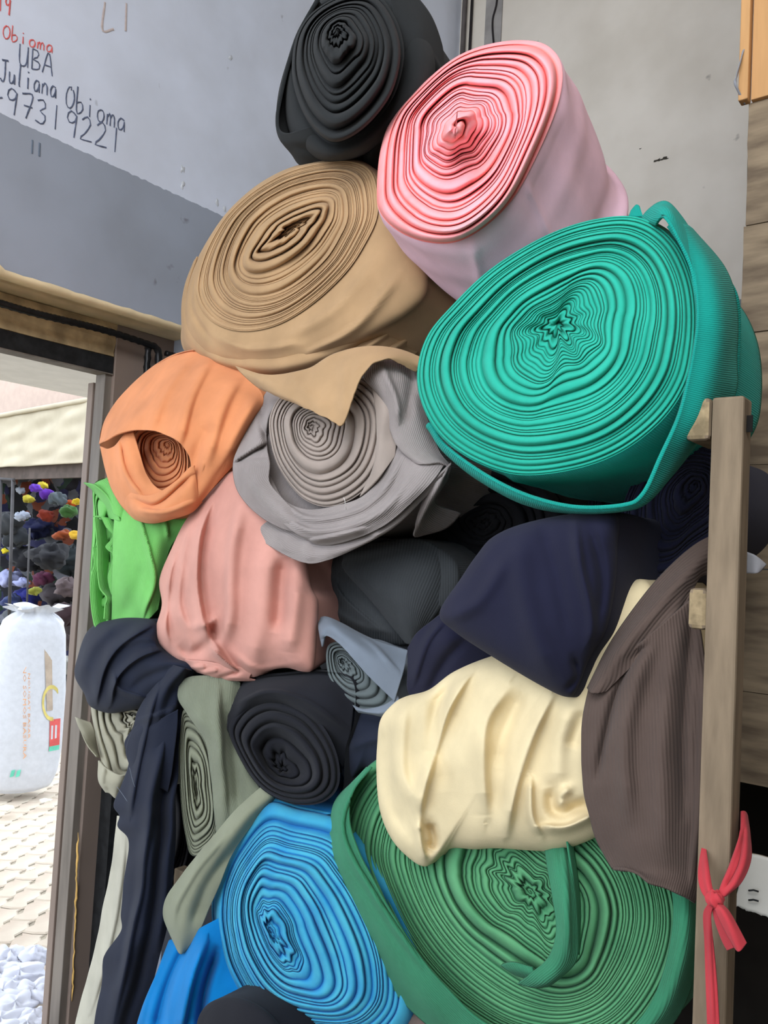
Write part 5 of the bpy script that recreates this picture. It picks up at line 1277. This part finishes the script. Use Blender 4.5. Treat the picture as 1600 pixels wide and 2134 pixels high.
# ---- azure roll and its hanging end
r = fabric_roll('azure blue cloth roll with dusty faded coiled end at the bottom')
ol = [(441, 1884), (452, 1815), (488, 1742), (555, 1668), (625, 1680), (720, 1705), (770, 1760), (830, 1850), (880, 1960), (900, 2060), (885, 2160), (800, 2220), (640, 2210), (540, 2150), (470, 2040), (446, 1950)]
Hb = lambda q: 0.02 * np.exp(-(q / 0.2) ** 2) - 0.25 * np.clip(q - 0.52, 0, 1) ** 1.4
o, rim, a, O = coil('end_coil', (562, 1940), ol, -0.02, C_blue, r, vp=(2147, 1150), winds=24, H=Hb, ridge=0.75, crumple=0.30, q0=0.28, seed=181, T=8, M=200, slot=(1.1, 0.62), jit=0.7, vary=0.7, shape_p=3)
body('outer_wrap', rim, a, 0.30, C_blueb, r, swell=0.02, wr=0.004, seed=182)
rows = [[(352, 1960, 0.03), (390, 1950, 0.01), (425, 1930, 0.0), (480, 1900, 0.04)],
        [(325, 2030, 0.0), (372, 2020, -0.03), (415, 2010, -0.03), (490, 1990, 0.04)],
        [(300, 2090, -0.02), (350, 2085, -0.05), (400, 2075, -0.05), (500, 2050, 0.03)],
        [(282, 2150, -0.02), (330, 2150, -0.05), (400, 2150, -0.05), (500, 2140, -0.01)], [(272, 2200, -0.02), (330, 2200, -0.05), (400, 2200, -0.05), (540, 2200, -0.01)]]
patch('hanging_end', rows, C_blueb, r, th=0.004, nu=80, nv=80, wr=0.003, creases=[([(400, 1950), (352, 2050), (325, 2160)], 13, -0.035), ([(430, 1960), (400, 2040), (375, 2160)], 12, 0.03, .6), ([(452, 1980), (428, 2060), (412, 2160)], 9, -0.035), ([(340, 1990), (305, 2080), (290, 2150)], 8, 0.01)])
r = fabric_roll('black cloth roll end at the bottom edge in front of the azure hanging cloth')
ol = [(410, 2134), (430, 2095), (470, 2078), (520, 2085), (570, 2120), (600, 2180), (560, 2230), (470, 2240), (415, 2190)]
o, rim, a, O = dome('draped_end', (500, 2160), ol, -0.08, C_ink, r, bulge=0.03, seed=191, Q=40, M=120)
body('outer_wrap', rim, a, 0.12, C_ink, r, swell=0.0, seed=192)
r = fabric_roll('brown grey cloth roll top just showing between the azure and emerald rolls')
ol = [(840, 2150), (860, 2112), (900, 2098), (960, 2115), (990, 2160), (960, 2220), (880, 2220)]
o, rim, a, O = dome('draped_end', (915, 2165), ol, 0.05, cloth('brown_grey_jersey', (112, 96, 88)), r, bulge=0.03, seed=193, Q=40, M=120)
body('outer_wrap', rim, a, 0.2, C_brown, r, swell=0.0, seed=194)

# ---- emerald roll
r = fabric_roll('huge emerald green cloth roll with many fine layers at the bottom right')
ol = [(700, 1720), (722, 1655), (770, 1595), (850, 1555), (960, 1540), (1100, 1540), (1240, 1580), (1350, 1680), (1420, 1790), (1452, 1900), (1445, 2000), (1400, 2110), (1320, 2200), (1200, 2240), (1060, 2220), (940, 2150), (850, 2060), (780, 1960), (730, 1860), (700, 1780)]
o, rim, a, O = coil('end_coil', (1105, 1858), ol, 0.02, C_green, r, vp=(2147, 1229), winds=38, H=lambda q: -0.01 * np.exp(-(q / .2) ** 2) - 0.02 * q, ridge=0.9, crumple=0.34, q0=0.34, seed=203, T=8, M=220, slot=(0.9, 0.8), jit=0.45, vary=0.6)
body('outer_wrap', rim, a, 0.20, C_greenr, r, swell=0.02, wr=0.004, seed=204)
patch('loose_layer', [[(775, 1598, -0.01), (735, 1650, -0.02), (728, 1710, -0.035), (745, 1770, -0.04), (775, 1830, -0.045), (815, 1900, -0.045), (870, 1985, -0.045), (930, 2060, -0.04), (1000, 2125, -0.03), (1080, 2170, -0.02)],
                      [(765, 1600, 0.0), (718, 1655, -0.01), (705, 1715, -0.02), (715, 1790, -0.03), (745, 1860, -0.035), (785, 1930, -0.035), (835, 2015, -0.035), (890, 2085, -0.03), (960, 2150, -0.02), (1060, 2200, -0.01)],
                      [(768, 1605, 0.05), (705, 1662, 0.04), (690, 1720, 0.03), (692, 1795, 0.02), (728, 1880, 0.02), (765, 1960, 0.02), (810, 2045, 0.02), (865, 2112, 0.02), (940, 2170, 0.02), (1050, 2220, 0.03)]], C_greenr, r, th=0.005, nu=160, nv=40, wr=0.002, uvrot=True,
      creases=[([(770, 1610), (722, 1680), (722, 1760), (790, 1880), (880, 2010)], 7, 0.012, .6)])
patch('right_layer', [[(1380, 1800, -0.01), (1400, 1860, -0.02), (1402, 1930, -0.025), (1385, 2020, -0.02), (1350, 2100, -0.02), (1290, 2170, -0.01)],
                      [(1395, 1800, -0.015), (1428, 1860, -0.02), (1432, 1930, -0.03), (1418, 2020, -0.03), (1380, 2110, -0.02), (1310, 2185, -0.01)],
                      [(1410, 1795, 0.04), (1450, 1860, 0.04), (1460, 1930, 0.04), (1450, 2010, 0.04), (1415, 2110, 0.04), (1340, 2200, 0.04)]], C_greenr, r, th=0.005, nu=110, nv=30, uvrot=True)
patch('folded_strip', [[(1126, 1700, 0.02), (1146, 1700, 0.02), (1174, 1700, 0.02)],
                       [(1136, 1760, 0.0), (1156, 1758, -0.01), (1182, 1760, 0.0)],
                       [(1144, 1810, -0.035), (1164, 1808, -0.05), (1188, 1808, -0.035)],
                       [(1155, 1870, -0.055), (1175, 1868, -0.07), (1198, 1868, -0.045)],
                       [(1162, 1940, -0.055), (1180, 1945, -0.07), (1202, 1945, -0.045)],
                       [(1145, 1995, -0.055), (1168, 2005, -0.065), (1198, 2000, -0.04)],
                       [(1105, 2030, -0.05), (1140, 2042, -0.06), (1165, 2035, -0.04)],
                       [(1080, 2048, -0.03), (1110, 2054, -0.04), (1142, 2052, -0.03)]], C_greenr, r, th=0.007, nu=30, nv=90, creases=[([(1172, 1740), (1182, 1870), (1185, 1990)], 6, 0.008, .6)])
patch('strip_shadow_side', [[(1178, 1732, -0.03), (1190, 1735, 0.0)], [(1198, 1868, -0.045), (1208, 1870, 0.0)], [(1200, 1985, -0.04), (1206, 1990, 0.0)]], C_greenr, r, th=0.003, nu=8, nv=30)
patch('strip_tip', [[(1045, 2010, -0.02), (1070, 2005, -0.035), (1110, 2015, -0.04)], [(1060, 2020, -0.02), (1085, 2022, -0.035), (1115, 2030, -0.04)], [(1075, 2030, 0.0), (1092, 2035, -0.01), (1115, 2045, -0.02)]], C_greenr, r, th=0.006, nu=20, nv=16)

OFFS[0] = -0.06
# ================================================================ the wooden rack
m_post = plain('grey_brown_timber', (126, 110, 90), 0.85, var=0.18, scale=9, bump=0.4, stretch=(5, 5, 0.8))
m_postside = m_post
m_endgrain = plain('sawn_end_grain', (146, 128, 98), 0.9, var=0.35, scale=45, bump=0.8)
rack = thing('wooden_rack', 'rough grey-brown timber rack post with bar ends, right of the rolls', 'rack')
def rk(px, py, off): return pt(px, py, off)
lft = rk(1481, 900, -0.07); rgt = rk(1548, 900, -0.07)
w = (rgt - lft).length
ctr = (lft + rgt) / 2 + D * 0.022
ztp = rk(1515, 826, -0.07).z
c = ctr.copy(); c.z = ztp / 2
post = obox('post', c, (NP, D, Vector((0, 0, 1))), (w / 2, 0.022, ztp / 2), m_post, rack, bevel=0.004)
c2 = c + D * 0.56
0 and obox('post', c2, (NP, D, Vector((0, 0, 1))), (w / 2, 0.022, ztp / 2), m_post, rack, bevel=0.004)
slot_ = obox('nail_slot', (rk(1562, 883, -0.055)), (D, NP, Vector((0, 0, 1))), (0.0012, 0.004, 0.012), plain('slot_dark', (20, 18, 16), 0.9), rack)
def bar(x0, x1, y0, y1, off, L):
    l_ = rk(x0, (y0 + y1) / 2, off); r_ = rk(x1, (y0 + y1) / 2, off)
    t_ = rk((x0 + x1) / 2, y0, off); b_ = rk((x0 + x1) / 2, y1, off)
    c_ = (l_ + r_) / 2 + D * L / 2
    ob = obox('bar', c_, (NP, D, Vector((0, 0, 1))), ((r_ - l_).length / 2, L / 2, (t_ - b_).length / 2), m_post, rack, bevel=0.007)
    ob.data.materials.append(m_endgrain)
    for p in ob.data.polygons:
        if p.normal.dot(D) < -0.9: p.material_index = 1
    return ob
bar(1428, 1479, 829, 917, -0.072, 0.10)
bar(1432, 1473, 1226, 1312, -0.06, 0.10)
# bars that carry the rolls, from post to post across the rack (mostly hidden)
for zz0 in (0.45, 0.78):
    q = ctr - NP * 0.92 + D * 0.42; q.z = zz0
    obox('cross_bar', q, (NP, D, Vector((0, 0, 1))), (0.78, 0.02, 0.03), m_post, rack, bevel=0.004)

# ---- coral red tie round the post
m_tie = cloth('coral_red_jersey', (200, 62, 70), sheen=0.2)
tie = thing('cloth_tie', 'coral red cloth strip knotted round the rack post at the lower right', 'tie')
patch('left_loop', [[(1464, 1752, -0.06), (1470, 1760, -0.06)], [(1455, 1820, -0.10), (1476, 1810, -0.10)], [(1462, 1858, -0.115), (1482, 1845, -0.115)], [(1480, 1880, -0.12), (1488, 1868, -0.12)]], m_tie, tie, th=0.003, nu=14, nv=50, creases=[([(1468, 1780), (1474, 1840), (1484, 1872)], 5, 0.006)])
patch('right_loop', [[(1545, 1690, -0.03), (1552, 1692, -0.02), (1556, 1700, 0.0)], [(1540, 1745, -0.07), (1555, 1745, -0.07), (1562, 1745, -0.03)], [(1522, 1800, -0.10), (1545, 1800, -0.11), (1564, 1790, -0.08)], [(1505, 1840, -0.115), (1525, 1842, -0.125), (1545, 1836, -0.11)], [(1497, 1862, -0.12), (1505, 1868, -0.125), (1512, 1866, -0.12)]], m_tie, tie, th=0.003, nu=24, nv=70, creases=[([(1552, 1720), (1540, 1800), (1508, 1860)], 5, -0.008), ([(1545, 1730), (1525, 1800), (1502, 1850)], 4, 0.006)])
kn = scrap('knot', pt(1491, 1874, -0.13), 0.0105, m_tie, 501, flat=1.0, n1=24, n2=36, amp=0.22); kn.parent = tie
patch('long_end', [[(1474, 1885, -0.125), (1486, 1890, -0.13)], [(1466, 1905, -0.115), (1482, 1910, -0.12)], [(1468, 1960, -0.10), (1486, 1960, -0.105)], [(1470, 2030, -0.095), (1492, 2028, -0.10)], [(1473, 2100, -0.095), (1497, 2098, -0.1)], [(1476, 2180, -0.095), (1502, 2178, -0.1)]], m_tie, tie, th=0.002, nu=16, nv=80, creases=[([(1478, 1900), (1480, 2000), (1488, 2150)], 4, 0.005)])
patch('short_end', [[(1486, 1880, -0.13), (1498, 1886, -0.135), (1504, 1884, -0.13)], [(1494, 1905, -0.14), (1506, 1900, -0.15), (1520, 1902, -0.14)], [(1510, 1938, -0.145), (1522, 1932, -0.155), (1538, 1932, -0.145)], [(1532, 1975, -0.145), (1541, 1982, -0.155), (1556, 1964, -0.145)]], m_tie, tie, th=0.002, nu=16, nv=40)
patch('under_end', [[(1482, 1885, -0.12), (1492, 1888, -0.125)], [(1492, 1925, -0.12), (1504, 1918, -0.13)], [(1506, 1962, -0.12), (1520, 1950, -0.13)], [(1516, 1980, -0.12), (1530, 1974, -0.13)]], m_tie, tie, th=0.002, nu=10, nv=40)

OFFS[0] = 0.0
# ---- torn white board and pale corner at the right edge
m_card = plain('white_foam_board', (206, 202, 192), 0.8, var=0.05)
bd = thing('foam_board', 'torn white foam board with two dark staples at the lower right edge', 'board')
patch('sheet', [[(1562, 1778, 0.12), (1590, 1784, 0.12), (1640, 1800, 0.12)], [(1545, 1830, 0.12), (1590, 1840, 0.12), (1640, 1855, 0.12)], [(1530, 1886, 0.12), (1580, 1902, 0.12), (1640, 1925, 0.12)]], m_card, bd, th=0.008, nu=40, nv=20, wr=0.001, ragged=2)
for yy in (1856, 1876):
    tube('staple', [pt(1560, yy, 0.108), pt(1570, yy - 1, 0.104), pt(1580, yy + 2, 0.108)], 0.0016, m_blackiron, bd, seg=6)
pc = patch('paper_corner', [[(1556, 1150, 0.14), (1575, 1158, 0.13), (1597, 1176, 0.14)], [(1556, 1195, 0.14), (1575, 1195, 0.13), (1585, 1190, 0.14)]], plain('pale_paper', (150, 148, 150), 0.8), None, th=0.002, nu=14, nv=10)
tag(pc, 'small pale paper corner poking out behind the rack post at right', 'paper')

# ---- added dark rolls, made up to keep the gaps in the pile black
for i, (hub, w_, h_, off, lab) in enumerate([((1010, 1090), 170, 130, 0.34, 'added near-black roll darkening the gap left below the jade green roll'),
                                          ((890, 720), 120, 110, 0.46, 'added dark olive roll standing in for the shade between camel and jade rolls'),
                                          ((1330, 1060), 105, 120, 0.36, 'added black roll darkening the gap right below the jade green roll'),
                                          ((900, 1400), 120, 110, 0.32, 'added black roll darkening the gap behind the cream and blue-grey rolls'),
                                          ((690, 1180), 90, 110, 0.38, 'added black roll darkening the gap behind the mouse grey skirt'),
                                          ((340, 1700), 60, 170, 0.36, 'added black roll darkening the gap behind the navy tail')]):
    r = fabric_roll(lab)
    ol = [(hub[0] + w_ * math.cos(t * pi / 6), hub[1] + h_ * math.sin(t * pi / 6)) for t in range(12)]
    m = cloth('added_dark_jersey_%d' % i, [(24, 24, 28), (60, 52, 38), (24, 26, 40), (26, 28, 34), (28, 28, 30), (24, 24, 28)][i], sheen=0.05)
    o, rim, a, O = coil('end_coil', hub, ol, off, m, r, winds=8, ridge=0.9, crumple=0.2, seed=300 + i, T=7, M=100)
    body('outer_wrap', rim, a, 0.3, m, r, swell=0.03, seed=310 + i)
